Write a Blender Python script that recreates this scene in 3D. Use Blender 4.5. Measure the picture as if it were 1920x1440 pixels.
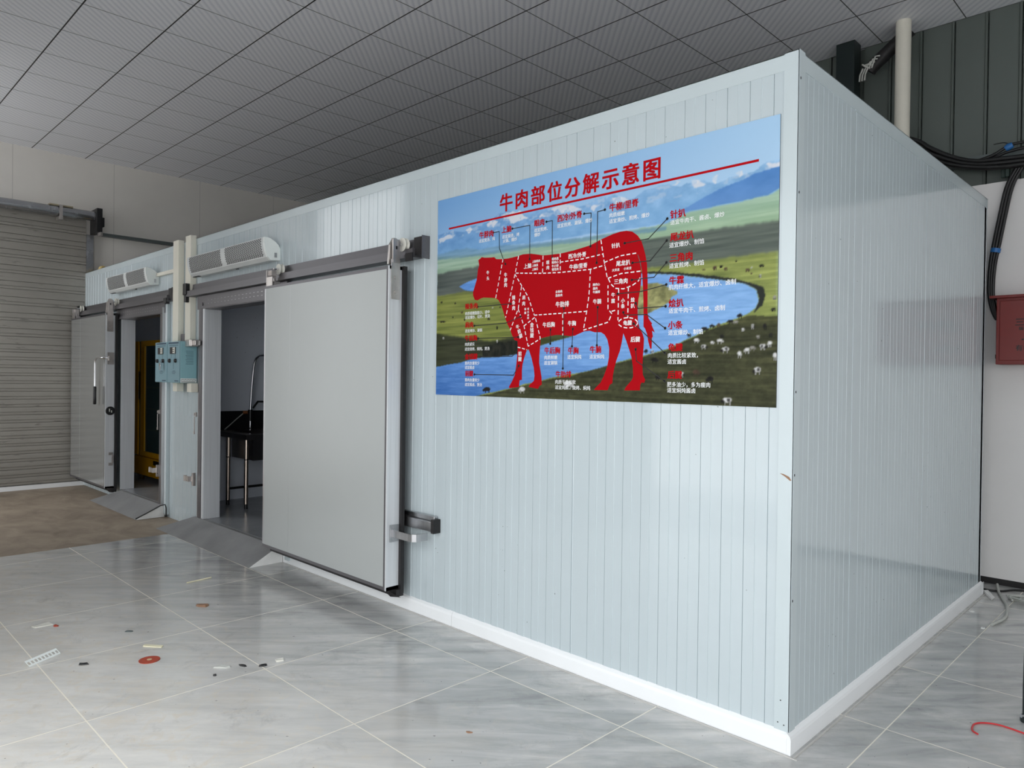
import bpy, math, random
import numpy as np
from mathutils import Vector, Matrix
from mathutils.geometry import tessellate_polygon
random.seed(7)
for _o in list(bpy.data.objects): bpy.data.objects.remove(_o)
S = bpy.context.scene
COL = S.collection

# ------------------------------------------------------------------ camera
CAMP = Vector((1.2167, -2.8183, 1.4734))
_a, _p, _r = math.radians(44.6487), math.radians(-.43394), math.radians(.74545)
_f = Vector((-math.sin(_a)*math.cos(_p), math.cos(_a)*math.cos(_p), math.sin(_p)))
_rt = Vector((math.cos(_a), math.sin(_a), 0)); _u = _rt.cross(_f)
_r2 = math.cos(_r)*_rt + math.sin(_r)*_u; _u2 = -math.sin(_r)*_rt + math.cos(_r)*_u
cam = bpy.data.objects.new('camera', bpy.data.cameras.new('camera'))
cam.data.sensor_width = 36; cam.data.sensor_fit = 'HORIZONTAL'; cam.data.lens = 1356.06/1920*36
cam.data.clip_start = .05
M3 = Matrix((_r2, _u2, -_f)).transposed()
cam.matrix_world = Matrix.Translation(CAMP) @ M3.to_4x4()
COL.objects.link(cam); S.camera = cam

# ------------------------------------------------------------------ light, exposure
FRONT_Y = -3.3; OPX0, OPX1, OPZ = -2.9, 5.9, 3.1          # the shop's open front, behind the camera
LBX0, LBX1, LBZ = -9.4, -7.0, 4.2                       # a second open bay at the left
W = bpy.data.worlds.new('sky'); S.world = W; W.use_nodes = True
bg = W.node_tree.nodes['Background']; bg.inputs[0].default_value = (.955, .98, 1, 1); bg.inputs[1].default_value = 3.15
def portal(c, w, h, rot):
    l = bpy.data.lights.new('daylight_portal', 'AREA'); l.shape = 'RECTANGLE'; l.size = w; l.size_y = h
    l.cycles.is_portal = True
    o = bpy.data.objects.new('daylight_portal', l); o.location = c; o.rotation_euler = rot; COL.objects.link(o)
SIDE_Y0, SIDE_Y1 = -3.0, -.8                                   # unseen opening in the right wall, added for light from the right
portal(((OPX0+OPX1)/2, FRONT_Y, OPZ/2), OPX1-OPX0, OPZ, (math.radians(90), 0, 0))
portal(((LBX0+LBX1)/2, FRONT_Y, LBZ/2), LBX1-LBX0, LBZ, (math.radians(90), 0, 0))
portal((6.0, (SIDE_Y0+SIDE_Y1)/2, OPZ/2), OPZ, SIDE_Y1-SIDE_Y0, (0, math.radians(90), 0))
sun = bpy.data.objects.new('sun', bpy.data.lights.new('sun', 'SUN')); COL.objects.link(sun)
sun.data.energy = 8; sun.data.color = (1, .98, .96); sun.data.angle = math.radians(.6)
sun.rotation_euler = (math.radians(-32), 0, 0)                 # from behind the building: only the forecourt is sunlit
vs = S.view_settings
S.display_settings.display_device = 'sRGB'
vs.view_transform = 'Standard'; vs.look = 'None'; vs.gamma = 1; vs.use_curve_mapping = False; vs.exposure = -.08
try:
    cy = S.cycles; cy.use_denoising = True; cy.denoiser = 'OPENIMAGEDENOISE'
    cy.max_bounces = 9; cy.diffuse_bounces = 6; cy.glossy_bounces = 5; cy.transmission_bounces = 4
    cy.sample_clamp_indirect = 8; cy.caustics_reflective = False; cy.caustics_refractive = False
except Exception: pass

# ------------------------------------------------------------------ materials
def srgb(*c):
    return tuple(((v/255)/12.92 if v/255 <= .04045 else ((v/255+.055)/1.055)**2.4) for v in c) + (1,)
class NT:
    def __init__(s, name):
        s.m = bpy.data.materials.new(name); s.m.use_nodes = True; s.t = s.m.node_tree; s.b = s.t.nodes['Principled BSDF']
    def n(s, typ, **kw):
        nd = s.t.nodes.new(typ)
        for k, v in kw.items(): setattr(nd, k, v)
        return nd
    def l(s, a, b): s.t.links.new(a, b)
    def pos(s): return s.n('ShaderNodeNewGeometry').outputs['Position']
    def mapv(s, v, scale=(1, 1, 1), rot=(0, 0, 0), loc=(0, 0, 0)):
        m = s.n('ShaderNodeMapping'); m.inputs['Scale'].default_value = scale; m.inputs['Rotation'].default_value = rot; m.inputs['Location'].default_value = loc
        s.l(v, m.inputs[0]); return m.outputs[0]
    def noise(s, v, scale, detail=3, rough=.5, dist=0):
        n = s.n('ShaderNodeTexNoise'); n.inputs['Scale'].default_value = scale; n.inputs['Detail'].default_value = detail
        n.inputs['Roughness'].default_value = rough; n.inputs['Distortion'].default_value = dist
        s.l(v, n.inputs['Vector']); return n.outputs[0]
    def ramp(s, f, stops):
        r = s.n('ShaderNodeValToRGB'); e = r.color_ramp.elements
        while len(e) < len(stops): e.new(.5)
        for q, (p, c) in zip(e, stops): q.position = p; q.color = c if len(c) == 4 else tuple(c)+(1,)
        s.l(f, r.inputs[0]); return r.outputs[0]
    def math(s, op, a, b=None, c=None, clamp=False):
        m = s.n('ShaderNodeMath', operation=op, use_clamp=clamp)
        for i, v in enumerate((a, b, c)):
            if v is None: continue
            if isinstance(v, (int, float)): m.inputs[i].default_value = v
            else: s.l(v, m.inputs[i])
        return m.outputs[0]
    def mix(s, f, a, b, blend='MIX'):
        m = s.n('ShaderNodeMix', data_type='RGBA', blend_type=blend)
        for i, v in ((0, f), (6, a), (7, b)):
            if isinstance(v, (int, float)): m.inputs[i].default_value = v
            elif isinstance(v, tuple): m.inputs[i].default_value = v
            else: s.l(v, m.inputs[i])
        return m.outputs[2]
    def bump(s, h, strength, dist=.01):
        b = s.n('ShaderNodeBump'); b.inputs['Strength'].default_value = strength; b.inputs['Distance'].default_value = dist
        s.l(h, b.inputs['Height']); s.l(b.outputs[0], s.b.inputs['Normal'])
    def base(s, c):
        if isinstance(c, tuple): s.b.inputs['Base Color'].default_value = c
        else: s.l(c, s.b.inputs['Base Color'])
    def rough(s, r):
        if isinstance(r, (int, float)): s.b.inputs['Roughness'].default_value = r
        else: s.l(r, s.b.inputs['Roughness'])
def mat(name, c, rough=.5, metal=0., var=.06, scale=6., bump=0., brush=None, spec=.5, coat=0.):
    """plain surface with a little procedural unevenness"""
    k = NT(name); p = k.pos()
    if brush: p = k.mapv(p, brush)
    n = k.noise(p, scale, 4, .6)
    lo = tuple(x*(1-var) for x in c[:3])+(1,); hi = tuple(min(1, x*(1+var)) for x in c[:3])+(1,)
    k.base(k.ramp(n, [(.3, lo), (.7, hi)]))
    k.rough(k.math('MULTIPLY_ADD', n, .12, rough-.06, clamp=True)) if rough > .08 else k.rough(rough)
    k.b.inputs['Metallic'].default_value = metal; k.b.inputs['Specular IOR Level'].default_value = spec
    k.b.inputs['Coat Weight'].default_value = coat; k.b.inputs['Coat Roughness'].default_value = .06
    if bump: k.bump(n, bump)
    return k.m
MT = {}
def mk_panel(name, c, r):
    k = NT(name); p = k.pos()
    n = k.noise(p, .9, 3, .55); n2 = k.noise(p, 38, 2, .6); sp = k.noise(p, 62, 1, .4)
    base = k.ramp(n, [(.3, tuple(x*.965 for x in c[:3])+(1,)), (.7, tuple(min(1, x*1.02) for x in c[:3])+(1,))])
    zone = k.noise(p, 1.7, 2, .5)
    dots = k.math('MULTIPLY', k.math('GREATER_THAN', sp, .775), k.math('GREATER_THAN', zone, .56))
    base = k.mix(k.math('MULTIPLY', dots, .75), base, srgb(66, 66, 60))
    k.base(base); k.rough(k.math('MULTIPLY_ADD', n2, .05, r-.025))
    k.b.inputs['Specular IOR Level'].default_value = .55
    k.bump(k.noise(k.mapv(p, (7, 7, .5)), 1.3, 2), .025, .02)
    return k.m
PC = srgb(193, 204, 208)
MT['panel'] = mk_panel('painted_steel_panel', PC, .085)
MT['panel_in'] = mk_panel('inner_panel_paint', srgb(222, 227, 236), .3)
MT['panel_trim'] = mat('painted_trim', srgb(197, 208, 211), .22, var=.02, scale=2)
MT['white_trim'] = mat('white_base_trim', srgb(243, 245, 246), .3, var=.015, scale=3)
MT['dusty_top'] = mat('dusty_roof_sheet', srgb(72, 70, 66), .8)  # unseen dusty top, set dark to cut bounce onto the ceiling
MT['sealant'] = mat('grey_sealant', srgb(196, 194, 190), .5)
MT['steel'] = mat('brushed_stainless', srgb(188, 188, 190), .3, 1., .08, 3, brush=(30, 30, .6))
MT['steel_jamb'] = mat('brushed_aluminium_reveal', srgb(218, 221, 224), .38, .2, .08, 3, brush=(40, 40, .5))
MT['rail'] = mat('mill_aluminium', srgb(112, 110, 113), .4, .7, .06, 4, brush=(.6, 20, 20))
MT['hanger'] = mat('cast_steel_hardware', srgb(196, 190, 186), .3, .8, .1, 20)
MT['chrome'] = mat('chrome', srgb(225, 225, 228), .1, 1., .02)
MT['leaf'] = mat('door_sheet', srgb(178, 182, 181), .33, .08, .02, 1.5)
MT['leaf_steel'] = mat('satin_steel_sheet', srgb(176, 178, 177), .17, .6, .02, 1.5)
MT['panel_in_shade'] = mk_panel('shaded_inner_panel', srgb(178, 184, 192), .3)  # inner panel paint, darkened to stand in for shade inside the room
MT['rubber'] = mat('black_rubber', srgb(30, 28, 29), .55, var=.2)
MT['black'] = mat('black_plastic', srgb(20, 20, 22), .35)
MT['nylon'] = mat('white_nylon', srgb(224, 222, 212), .4)
MT['white'] = mat('white_abs', srgb(236, 241, 238), .32, var=.015)
MT['whitegrey'] = mat('white_grille_paint', srgb(214, 217, 216), .35, var=.02)
MT['pvc'] = mat('cream_pvc', srgb(232, 228, 214), .35, var=.03)
MT['cyan'] = mat('pale_cyan_paint', srgb(150, 196, 204), .33, var=.02)
MT['cyan_face'] = mat('grey_blue_face', srgb(128, 163, 174), .36, var=.03)
MT['ink'] = mat('dark_blue_ink', srgb(50, 74, 96), .5)
MT['black_ink'] = mat('black_ink', srgb(16, 15, 16), .5, var=.0)
MT['glow_digit'] = mat('pale_switch', srgb(236, 236, 226), .35)
MT['yellow'] = mat('yellow_fridge_paint', srgb(214, 158, 12), .32, var=.05)
MT['sinksteel'] = mat('dark_sink_steel', srgb(120, 116, 114), .3, 1., .1, 4)
MT['legsteel'] = mat('tube_leg_steel', srgb(205, 190, 176), .22, 1., .05)
MT['red_cab'] = mat('red_cabinet_paint', srgb(112, 26, 21), .42, var=.05)
MT['red_ink'] = mat('red_print', srgb(176, 2, 16), .6, var=.01, spec=.1)
MT['red_cow'] = mat('red_cow_print', srgb(168, 0, 14), .6, var=.03, scale=4, spec=.1)
MT['white_ink'] = mat('white_print', srgb(238, 240, 240), .42, var=.0)
MT['cable'] = mat('black_cable', srgb(17, 17, 18), .42)
MT['cable_grey'] = mat('grey_white_cable', srgb(186, 188, 182), .45)
MT['tape_blue'] = mat('blue_tape', srgb(36, 104, 168), .4)
MT['greensteel'] = mat('dark_green_steel', srgb(30, 48, 42), .4, var=.15)
MT['girt'] = mat('grey_girt', srgb(104, 112, 112), .5, .2)
MT['galv'] = mat('galvanised_tube', srgb(176, 178, 182), .26, .95, .06, 8)
MT['rust'] = mat('dusty_wood', srgb(176, 164, 138), .8, var=.2)
MT['foam'] = mat('yellow_foam', srgb(214, 190, 130), .8, var=.25, scale=30, bump=.6)
MT['paper'] = mat('white_paper', srgb(230, 228, 218), .7)
MT['cream'] = mat('cream_offcut', srgb(232, 226, 196), .6)
MT['disc'] = mat('red_brown_abrasive', srgb(172, 72, 50), .75, var=.2, scale=60)
MT['disc2'] = mat('pale_hub_label', srgb(206, 176, 140), .6)
MT['wire_red'] = mat('red_wire', srgb(204, 42, 48), .4)
MT['brown'] = mat('brown_card', srgb(150, 116, 92), .8)
MT['copper'] = mat('copper_brown', srgb(150, 92, 52), .4, .5)
MT['plaster'] = mat('white_plaster_edge', srgb(226, 226, 224), .75, var=.06, scale=14, bump=.2)
MT['darkgreen'] = mat('deep_green_frame', srgb(22, 34, 34), .35)
def mk_glass():
    k = NT('dark_cooler_glass'); k.base(srgb(60, 82, 84)); k.rough(.08); k.b.inputs['Alpha'].default_value = .62; return k.m
MT['coolglass'] = mk_glass()
# floor tiles: 800 mm, cream grout, veined grey
FX, FY = -4.594, -.3015
def mk_floor():
    k = NT('polished_grey_floor_tiles'); p = k.pos()
    sx = k.n('ShaderNodeSeparateXYZ'); k.l(p, sx.inputs[0])
    def grid(v, o, pitch, w):
        t = k.math('DIVIDE', k.math('SUBTRACT', v, o), pitch)
        d = k.math('ABSOLUTE', k.math('SUBTRACT', k.math('FRACT', k.math('ADD', t, .5)), .5))
        return k.math('LESS_THAN', d, w/2/pitch), k.math('FLOOR', t)
    gx, ix = grid(sx.outputs[0], FX, .8, .0055); gy, iy = grid(sx.outputs[1], FY, .8, .0055)
    g = k.math('MAXIMUM', gx, gy)
    cell = k.math('MULTIPLY_ADD', ix, 3.17, k.math('MULTIPLY', iy, 5.31))
    cb = k.n('ShaderNodeCombineXYZ'); k.l(cell, cb.inputs[0]); k.l(k.math('MULTIPLY', cell, .7), cb.inputs[1])
    ad = k.n('ShaderNodeVectorMath', operation='ADD'); k.l(p, ad.inputs[0]); k.l(cb.outputs[0], ad.inputs[1])
    v = k.mapv(k.mapv(ad.outputs[0], (1, 1, 1), (0, 0, math.radians(-45))), (.75, 4.6, 1))
    vein = k.noise(v, 2.1, 7, .62, .8)
    tile = k.ramp(vein, [(.25, srgb(142, 143, 143)), (.43, srgb(176, 177, 176)), (.58, srgb(194, 194, 193)), (.78, srgb(220, 218, 214))])
    dn = k.noise(p, 1.15, 6, .68, .4); d2 = k.noise(k.mapv(k.mapv(p, (1, 1, 1), (0, 0, math.radians(-45))), (1, 3.2, 1)), 4.2, 6, .72)
    dust = k.math('MULTIPLY', k.ramp(dn, [(.44, (0, 0, 0)), (.66, (1, 1, 1))]), k.ramp(d2, [(.42, (0, 0, 0)), (.7, (1, 1, 1))]))
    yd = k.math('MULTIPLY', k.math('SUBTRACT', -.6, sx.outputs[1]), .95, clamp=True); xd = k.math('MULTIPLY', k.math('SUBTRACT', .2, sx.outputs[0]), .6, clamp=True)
    lit_dust = k.math('MULTIPLY', k.math('MULTIPLY', yd, xd), k.ramp(d2, [(.22, (.45, .45, .45)), (.66, (.92, .92, .92))]), clamp=True)      # dust, plus a painted brightening of the floor towards the open front
    dust = k.math('MAXIMUM', dust, lit_dust)
    c = k.mix(k.math('MULTIPLY', dust, .8), tile, srgb(247, 244, 237))
    mo = k.ramp(k.noise(p, 2.6, 8, .72, .6), [(.5, (0, 0, 0)), (.64, (1, 1, 1))]); m2 = k.ramp(k.noise(p, 9, 6, .75, 1.2), [(.5, (0, 0, 0)), (.66, (1, 1, 1))])
    blot = k.math('MULTIPLY', k.math('MAXIMUM', k.math('MULTIPLY', mo, .6), m2), k.math('MULTIPLY_ADD', lit_dust, .55, .12), clamp=True)
    c = k.mix(blot, c, srgb(224, 212, 192))
    dk = k.math('MULTIPLY', k.ramp(k.noise(k.mapv(p, (1, 1, 1), (0, 0, .5)), 3.7, 7, .75, .5), [(.56, (0, 0, 0)), (.7, (1, 1, 1))]), .3)
    c = k.mix(dk, c, srgb(120, 120, 120))
    sp = k.math('GREATER_THAN', k.noise(p, 46, 1, .4), .79)
    c = k.mix(k.math('MULTIPLY', sp, .6), c, srgb(70, 64, 58))
    c = k.mix(k.math('MULTIPLY', g, .9), c, srgb(246, 240, 224))
    k.base(c)
    k.rough(k.math('MULTIPLY_ADD', dust, .13, k.math('MULTIPLY_ADD', g, .4, k.math('MULTIPLY_ADD', dn, .1, .06)), clamp=True))
    k.b.inputs['Specular IOR Level'].default_value = .6
    return k.m
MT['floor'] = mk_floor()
def mk_conc():
    k = NT('bare_brown_concrete'); p = k.pos(); n = k.noise(k.mapv(p, (1, 1.6, 1)), 2.2, 7, .65, .5)
    k.base(k.ramp(n, [(.25, srgb(126, 112, 97)), (.5, srgb(158, 143, 126)), (.75, srgb(180, 165, 147))])); k.rough(.62)
    k.bump(k.noise(p, 30, 4), .15); return k.m
MT['concrete'] = mk_conc()
MT['ramp'] = mat('grey_ramp_cement', srgb(138, 138, 138), .36, var=.16, scale=4)
MT['roomfloor'] = mat('room_floor_grey', srgb(140, 143, 146), .25, var=.1, scale=3)
MT['pavement'] = mat('forecourt_concrete', srgb(188, 188, 188), .85, var=.08, scale=1)
# ceiling tiles 600 mm
CX, CY, CZ = -5.0518, -1.2011, 4.298
def mk_ceil():
    k = NT('striped_ceiling_tiles'); p = k.pos()
    sx = k.n('ShaderNodeSeparateXYZ'); k.l(p, sx.inputs[0])
    def grid(v, o, pitch, w):
        t = k.math('DIVIDE', k.math('SUBTRACT', v, o), pitch)
        d = k.math('ABSOLUTE', k.math('SUBTRACT', k.math('FRACT', k.math('ADD', t, .5)), .5))
        return k.math('LESS_THAN', d, w/2/pitch)
    g = k.math('MAXIMUM', k.math('MULTIPLY', grid(sx.outputs[0], CX, .6, .008), .92), grid(sx.outputs[1], CY, .6, .011))
    s = k.math('MULTIPLY', k.math('ADD', sx.outputs[0], sx.outputs[1]), 2*math.pi/.066)
    w = k.math('SINE', k.math('ADD', s, k.math('MULTIPLY', k.noise(p, 4, 2), 1.2)))
    fine = k.noise(k.mapv(p, (1, 1, 1)), 110, 2, .6)
    h = k.math('ADD', k.math('MULTIPLY_ADD', w, .5, .5), k.math('MULTIPLY', fine, .6))
    c = k.ramp(h, [(.0, srgb(220, 222, 229)), (.6, srgb(236, 238, 244)), (1., srgb(248, 249, 253))])
    k.base(k.mix(g, c, srgb(12, 12, 13))); k.rough(.5); k.bump(h, .14, .004); return k.m
MT['ceiling'] = mk_ceil()
def mk_wall(name, c, seams=None, rough=.55):
    k = NT(name); p = k.pos(); n = k.noise(p, 1.6, 4, .6); c0 = k.ramp(n, [(.3, tuple(x*.94 for x in c[:3])+(1,)), (.7, c)])
    if seams:
        ax, o, pitch = seams; sx = k.n('ShaderNodeSeparateXYZ'); k.l(p, sx.inputs[0])
        t = k.math('DIVIDE', k.math('SUBTRACT', sx.outputs[ax], o), pitch)
        d = k.math('ABSOLUTE', k.math('SUBTRACT', k.math('FRACT', k.math('ADD', t, .5)), .5))
        c0 = k.mix(k.math('MULTIPLY', k.math('LESS_THAN', d, .0025), .35), c0, srgb(90, 86, 80))
    k.base(c0); k.rough(rough); return k.m
MT['wall_left'] = mk_wall('warm_grey_panels', srgb(236, 232, 225), (1, .35, 1.15), .4)
MT['wall_white'] = mk_wall('white_plaster', srgb(232, 230, 228))
MT['wall_green'] = mk_wall('green_grey_sheet', srgb(97, 105, 100), None, .45)
MT['wall_side'] = mk_wall('grey_plaster', srgb(176, 176, 176))
def mk_shutter():
    k = NT('worn_grey_shutter'); p = k.pos()
    n = k.noise(k.mapv(p, (1, 3.5, 26)), 1.4, 3, .6); b = k.noise(p, .8, 3)
    c = k.ramp(b, [(.3, srgb(148, 144, 137)), (.7, srgb(166, 162, 154))])
    f = k.math('MULTIPLY', k.ramp(n, [(.62, (0, 0, 0)), (.72, (1, 1, 1))]), .6)
    k.base(k.mix(f, c, srgb(92, 90, 86))); k.rough(.45); k.b.inputs['Metallic'].default_value = .25; return k.m
MT['shutter'] = mk_shutter()

# ------------------------------------------------------------------ mesh builder
class MB:
    def __init__(s): s.v = []; s.f = []; s.mi = []; s.mats = []; s.cur = 0; s.sm = []
    def m(s, name):
        mm = MT[name]
        if mm not in s.mats: s.mats.append(mm)
        s.cur = s.mats.index(mm); return s
    def add(s, vs, fs, smooth=False):
        o = len(s.v); s.v += [tuple(v) for v in vs]
        for f in fs: s.f.append([o+i for i in f]); s.mi.append(s.cur); s.sm.append(smooth)
        return s
    def box(s, x0, x1, y0, y1, z0, z1):
        return s.add([(x0, y0, z0), (x1, y0, z0), (x1, y1, z0), (x0, y1, z0), (x0, y0, z1), (x1, y0, z1), (x1, y1, z1), (x0, y1, z1)],
                     [(0, 3, 2, 1), (4, 5, 6, 7), (0, 1, 5, 4), (1, 2, 6, 5), (2, 3, 7, 6), (3, 0, 4, 7)])
    def prism(s, poly, ax, a, b, smooth=False):
        """poly in the two other axes (in xyz order), swept along axis ax from a to b"""
        def P(q, t): r = list(q); r.insert(ax, t); return r
        n = len(poly); vs = [P(q, a) for q in poly]+[P(q, b) for q in poly]
        s.add(vs, [(i, (i+1) % n, n+(i+1) % n, n+i) for i in range(n)], smooth)
        tr = tessellate_polygon([[Vector((q[0], q[1], 0)) for q in poly]])
        s.add(vs, [tuple(t) for t in tr]+[tuple(n+i for i in t) for t in tr]); return s
    def tube(s, path, r, seg=12, caps=True):
        P = [Vector(p) for p in path]; n = len(P); vs = []; up = None
        rr = r if isinstance(r, (list, tuple)) else [r]*n
        for i, p in enumerate(P):
            t = (P[min(i+1, n-1)]-P[max(i-1, 0)]).normalized()
            if up is None: up = Vector((0, 0, 1)) if abs(t.z) < .9 else Vector((0, 1, 0))
            a = t.cross(up).normalized(); b = a.cross(t).normalized(); up = b
            for k in range(seg):
                th = 2*math.pi*k/seg; vs.append(p+rr[i]*(math.cos(th)*a+math.sin(th)*b))
        fs = [(i*seg+k, i*seg+(k+1) % seg, (i+1)*seg+(k+1) % seg, (i+1)*seg+k) for i in range(n-1) for k in range(seg)]
        s.add(vs, fs, True)
        if caps: s.add(vs, [tuple(range(seg-1, -1, -1)), tuple((n-1)*seg+k for k in range(seg))])
        return s
    def poly(s, pts, fs=None):
        if fs is None: fs = [tuple(range(len(pts)))]
        return s.add(pts, fs)
    def build(s, name, parent=None, loc=None, bevel=0):
        me = bpy.data.meshes.new(name)
        L = Vector(loc) if loc is not None else (Vector(parent['_w']) if parent is not None and '_w' in parent else None)
        if L is None:
            a = np.array(s.v); L = Vector(((a[:, 0].min()+a[:, 0].max())/2, (a[:, 1].min()+a[:, 1].max())/2, a[:, 2].min()))
        me.from_pydata([(v[0]-L.x, v[1]-L.y, v[2]-L.z) for v in s.v], [], s.f)
        for m in s.mats: me.materials.append(m)
        me.polygons.foreach_set('material_index', s.mi); me.polygons.foreach_set('use_smooth', s.sm)
        me.update()
        o = bpy.data.objects.new(name, me); COL.objects.link(o)
        o['_w'] = tuple(L)
        if parent is not None:
            o.parent = parent; o.location = L-Vector(parent['_w'])
        else: o.location = L
        if bevel:
            bm = o.modifiers.new('bevel', 'BEVEL'); bm.width = bevel; bm.segments = 2; bm.limit_method = 'ANGLE'; bm.angle_limit = math.radians(40)
        return o
def tag(o, label, cat, group=None):
    o['label'] = label; o['category'] = cat; o['kind'] = 'thing'
    if group: o['group'] = group
    return o
def thing(name, label, cat, loc, group=None):
    o = bpy.data.objects.new(name, None); o.location = loc; o['_w'] = tuple(loc); o.empty_display_size = .1; COL.objects.link(o)
    return tag(o, label, cat, group)
def struct(mb, name, label=None, loc=None):
    o = mb.build(name, loc=loc); o['kind'] = 'structure'
    if label: o['label'] = label
    return o
def new(m): return MB().m(m)
_fc = {}
def glyphs(txt, bold=0.):
    """(verts, faces) of a string at size 1, anchored left-centre of its glyph box"""
    key = txt
    if key in _fc: return _fc[key]
    c = bpy.data.curves.new('t', 'FONT'); c.body = txt; c.size = 1; c.resolution_u = 3
    o = bpy.data.objects.new('t', c); COL.objects.link(o)
    dg = bpy.context.evaluated_depsgraph_get(); dg.update()
    me = bpy.data.meshes.new_from_object(o.evaluated_get(dg))
    vs = [tuple(v.co) for v in me.vertices]; fs = [tuple(p.vertices) for p in me.polygons]
    bpy.data.objects.remove(o); bpy.data.curves.remove(c); bpy.data.meshes.remove(me)
    _fc[key] = (vs, fs); return _fc[key]
def write(mb, txt, fn, h, x, y, bold=0., rot=0., centre=False):
    """letter a string: h = height of a character, fn maps plane (x, y) to space; y = mid-height"""
    vs, fs = glyphs(txt); sc = h/.93
    cx = (max(v[0] for v in vs)+min(v[0] for v in vs))/2 if centre else 0
    ca, sa = math.cos(rot), math.sin(rot)
    for i, (du, dv) in enumerate(((-bold, -bold*.7), (bold, -bold*.7), (bold, bold*.7), (-bold, bold*.7)) if bold else ((0, 0),)):    # heavier weight
        out = []
        for v in vs:
            a, b = (v[0]-cx+du)*sc, (v[1]-.36+dv)*sc
            out.append(fn(x+a*ca-b*sa, y+a*sa+b*ca, i*.00007))
        mb.add(out, fs)
    return mb

# ------------------------------------------------------------------ poster drawing, millimetres from its lower left corner
COW = [(368,779),(398,794),(421,788),(480,783),(499,783),(516,770),(552,766),(605,764),(639,765),(690,769),(723,774),(781,771),(821,763),(869,752),(916,750),(988,748),(1077,754),(1186,767),(1248,787),(1319,804),(1363,810),(1401,810),(1435,801),(1465,779),(1486,752),(1499,718),(1510,683),(1519,641),(1524,568),(1525,483),(1525,418),(1533,387),(1552,364),(1548,360),(1562,333),(1567,322),(1552,331),(1557,304),(1552,298),(1551,249),(1543,249),(1532,283),(1526,314),(1514,342),(1505,352),(1504,416),(1502,484),(1499,526),(1496,567),(1492,609),(1484,651),(1468,692),(1466,688),(1477,659),(1486,623),(1488,596),(1487,555),(1483,520),(1474,479),(1471,442),(1473,381),(1483,347),(1500,321),(1509,296),(1507,253),(1504,216),(1502,166),(1505,129),(1519,105),(1513,91),(1500,93),(1492,82),(1490,56),(1401,54),(1410,70),(1444,104),(1451,119),(1449,166),(1440,210),(1426,248),(1407,293),(1391,325),(1384,287),(1373,243),(1354,199),(1341,160),(1333,122),(1331,87),(1316,80),(1303,53),(1219,52),(1231,65),(1260,89),(1279,121),(1299,167),(1308,212),(1309,257),(1297,299),(1280,322),(1259,334),(1218,336),(1187,345),(1153,343),(1123,333),(1092,323),(1057,323),(997,330),(964,331),(916,325),(860,317),(858,282),(853,226),(852,189),(861,151),(870,114),(873,74),(858,67),(846,51),(779,59),(785,72),(815,92),(820,120),(813,164),(796,215),(777,256),(771,262),(760,253),(741,212),(731,180),(727,148),(728,97),(710,94),(706,58),(634,50),(629,57),(651,86),(674,125),(684,180),(692,245),(693,280),(691,307),(668,313),(647,342),(633,372),(609,406),(590,443),(575,480),(557,516),(539,539),(516,551),(485,556),(416,562),(393,559),(365,549),(341,555),(327,581),(327,601),(344,638),(358,672),(362,697),(366,725),(376,749),(370,773)]
CUT = [[(571,767),(516,551)],[(691,769),(667,679),(597,439)],[(672,677),(869,658),(991,651),(1188,648),(1278,660)],[(870,750),(868,659)],[(989,750),(991,650)],[(990,704),(1139,705),(1262,715)],[(1250,785),(1272,677),(1293,592)],[(664,673),(766,542),(813,441)],[(813,441),(1007,441),(1168,442)],[(1188,646),(1181,523),(1168,442),(1148,349)],[(1148,349),(1302,382),(1322,422),(1299,446),(1297,560)],[(716,602),(693,481),(634,368)],[(693,481),(738,387),(771,277)],[(738,387),(820,431),(859,315),(771,277)],[(693,274),(761,259)],[(1011,438),(1013,327)],[(1272,673),(1369,695),(1466,698)],[(1296,594),(1375,610),(1489,611)],[(1299,592),(1314,565),(1341,542),(1389,536),(1439,548),(1473,566),(1487,589)],[(1361,537),(1359,388)],[(1417,543),(1416,396)],[(1321,433),(1343,437)],[(1472,371),(1468,362),(1456,354),(1439,350),(1418,349),(1397,352),(1379,358),(1366,366),(1362,376),(1366,385),(1378,392),(1396,397),(1417,398),(1438,395),(1456,389),(1468,380),(1472,371)]]
LEAD = [[(489,921),(538,921),(541,828),(571,767),(590,735)],[(641,923),(772,923),(774,742)],[(891,925),(932,925),(934,731)],[(1143,929),(1187,926),(1186,762)],[(1272,929),(1228,926),(1226,676)],[(1625,834),(1525,756),(1392,752)],[(1624,736),(1537,654),(1438,654)],[(1624,637),(1559,576),(1436,574)],[(1625,537),(1490,516),(1355,515)],[(1623,439),(1473,438),(1460,463)],[(1622,340),(1521,407),(1396,411),(1390,424)],[(1622,228),(1482,344),(1450,368)],[(1623,101),(1469,193),(1463,248)],[(929,287),(929,361)],[(1076,270),(1080,358)],[(1234,271),(1236,458)],[(1017,158),(1019,467)],[(368,512),(562,513),(635,512)],[(343,405),(596,408),(712,439)],[(374,331),(647,328),(696,329)],[(396,226),(651,225),(685,245)],[(348,124),(664,122),(703,173)]]
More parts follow.
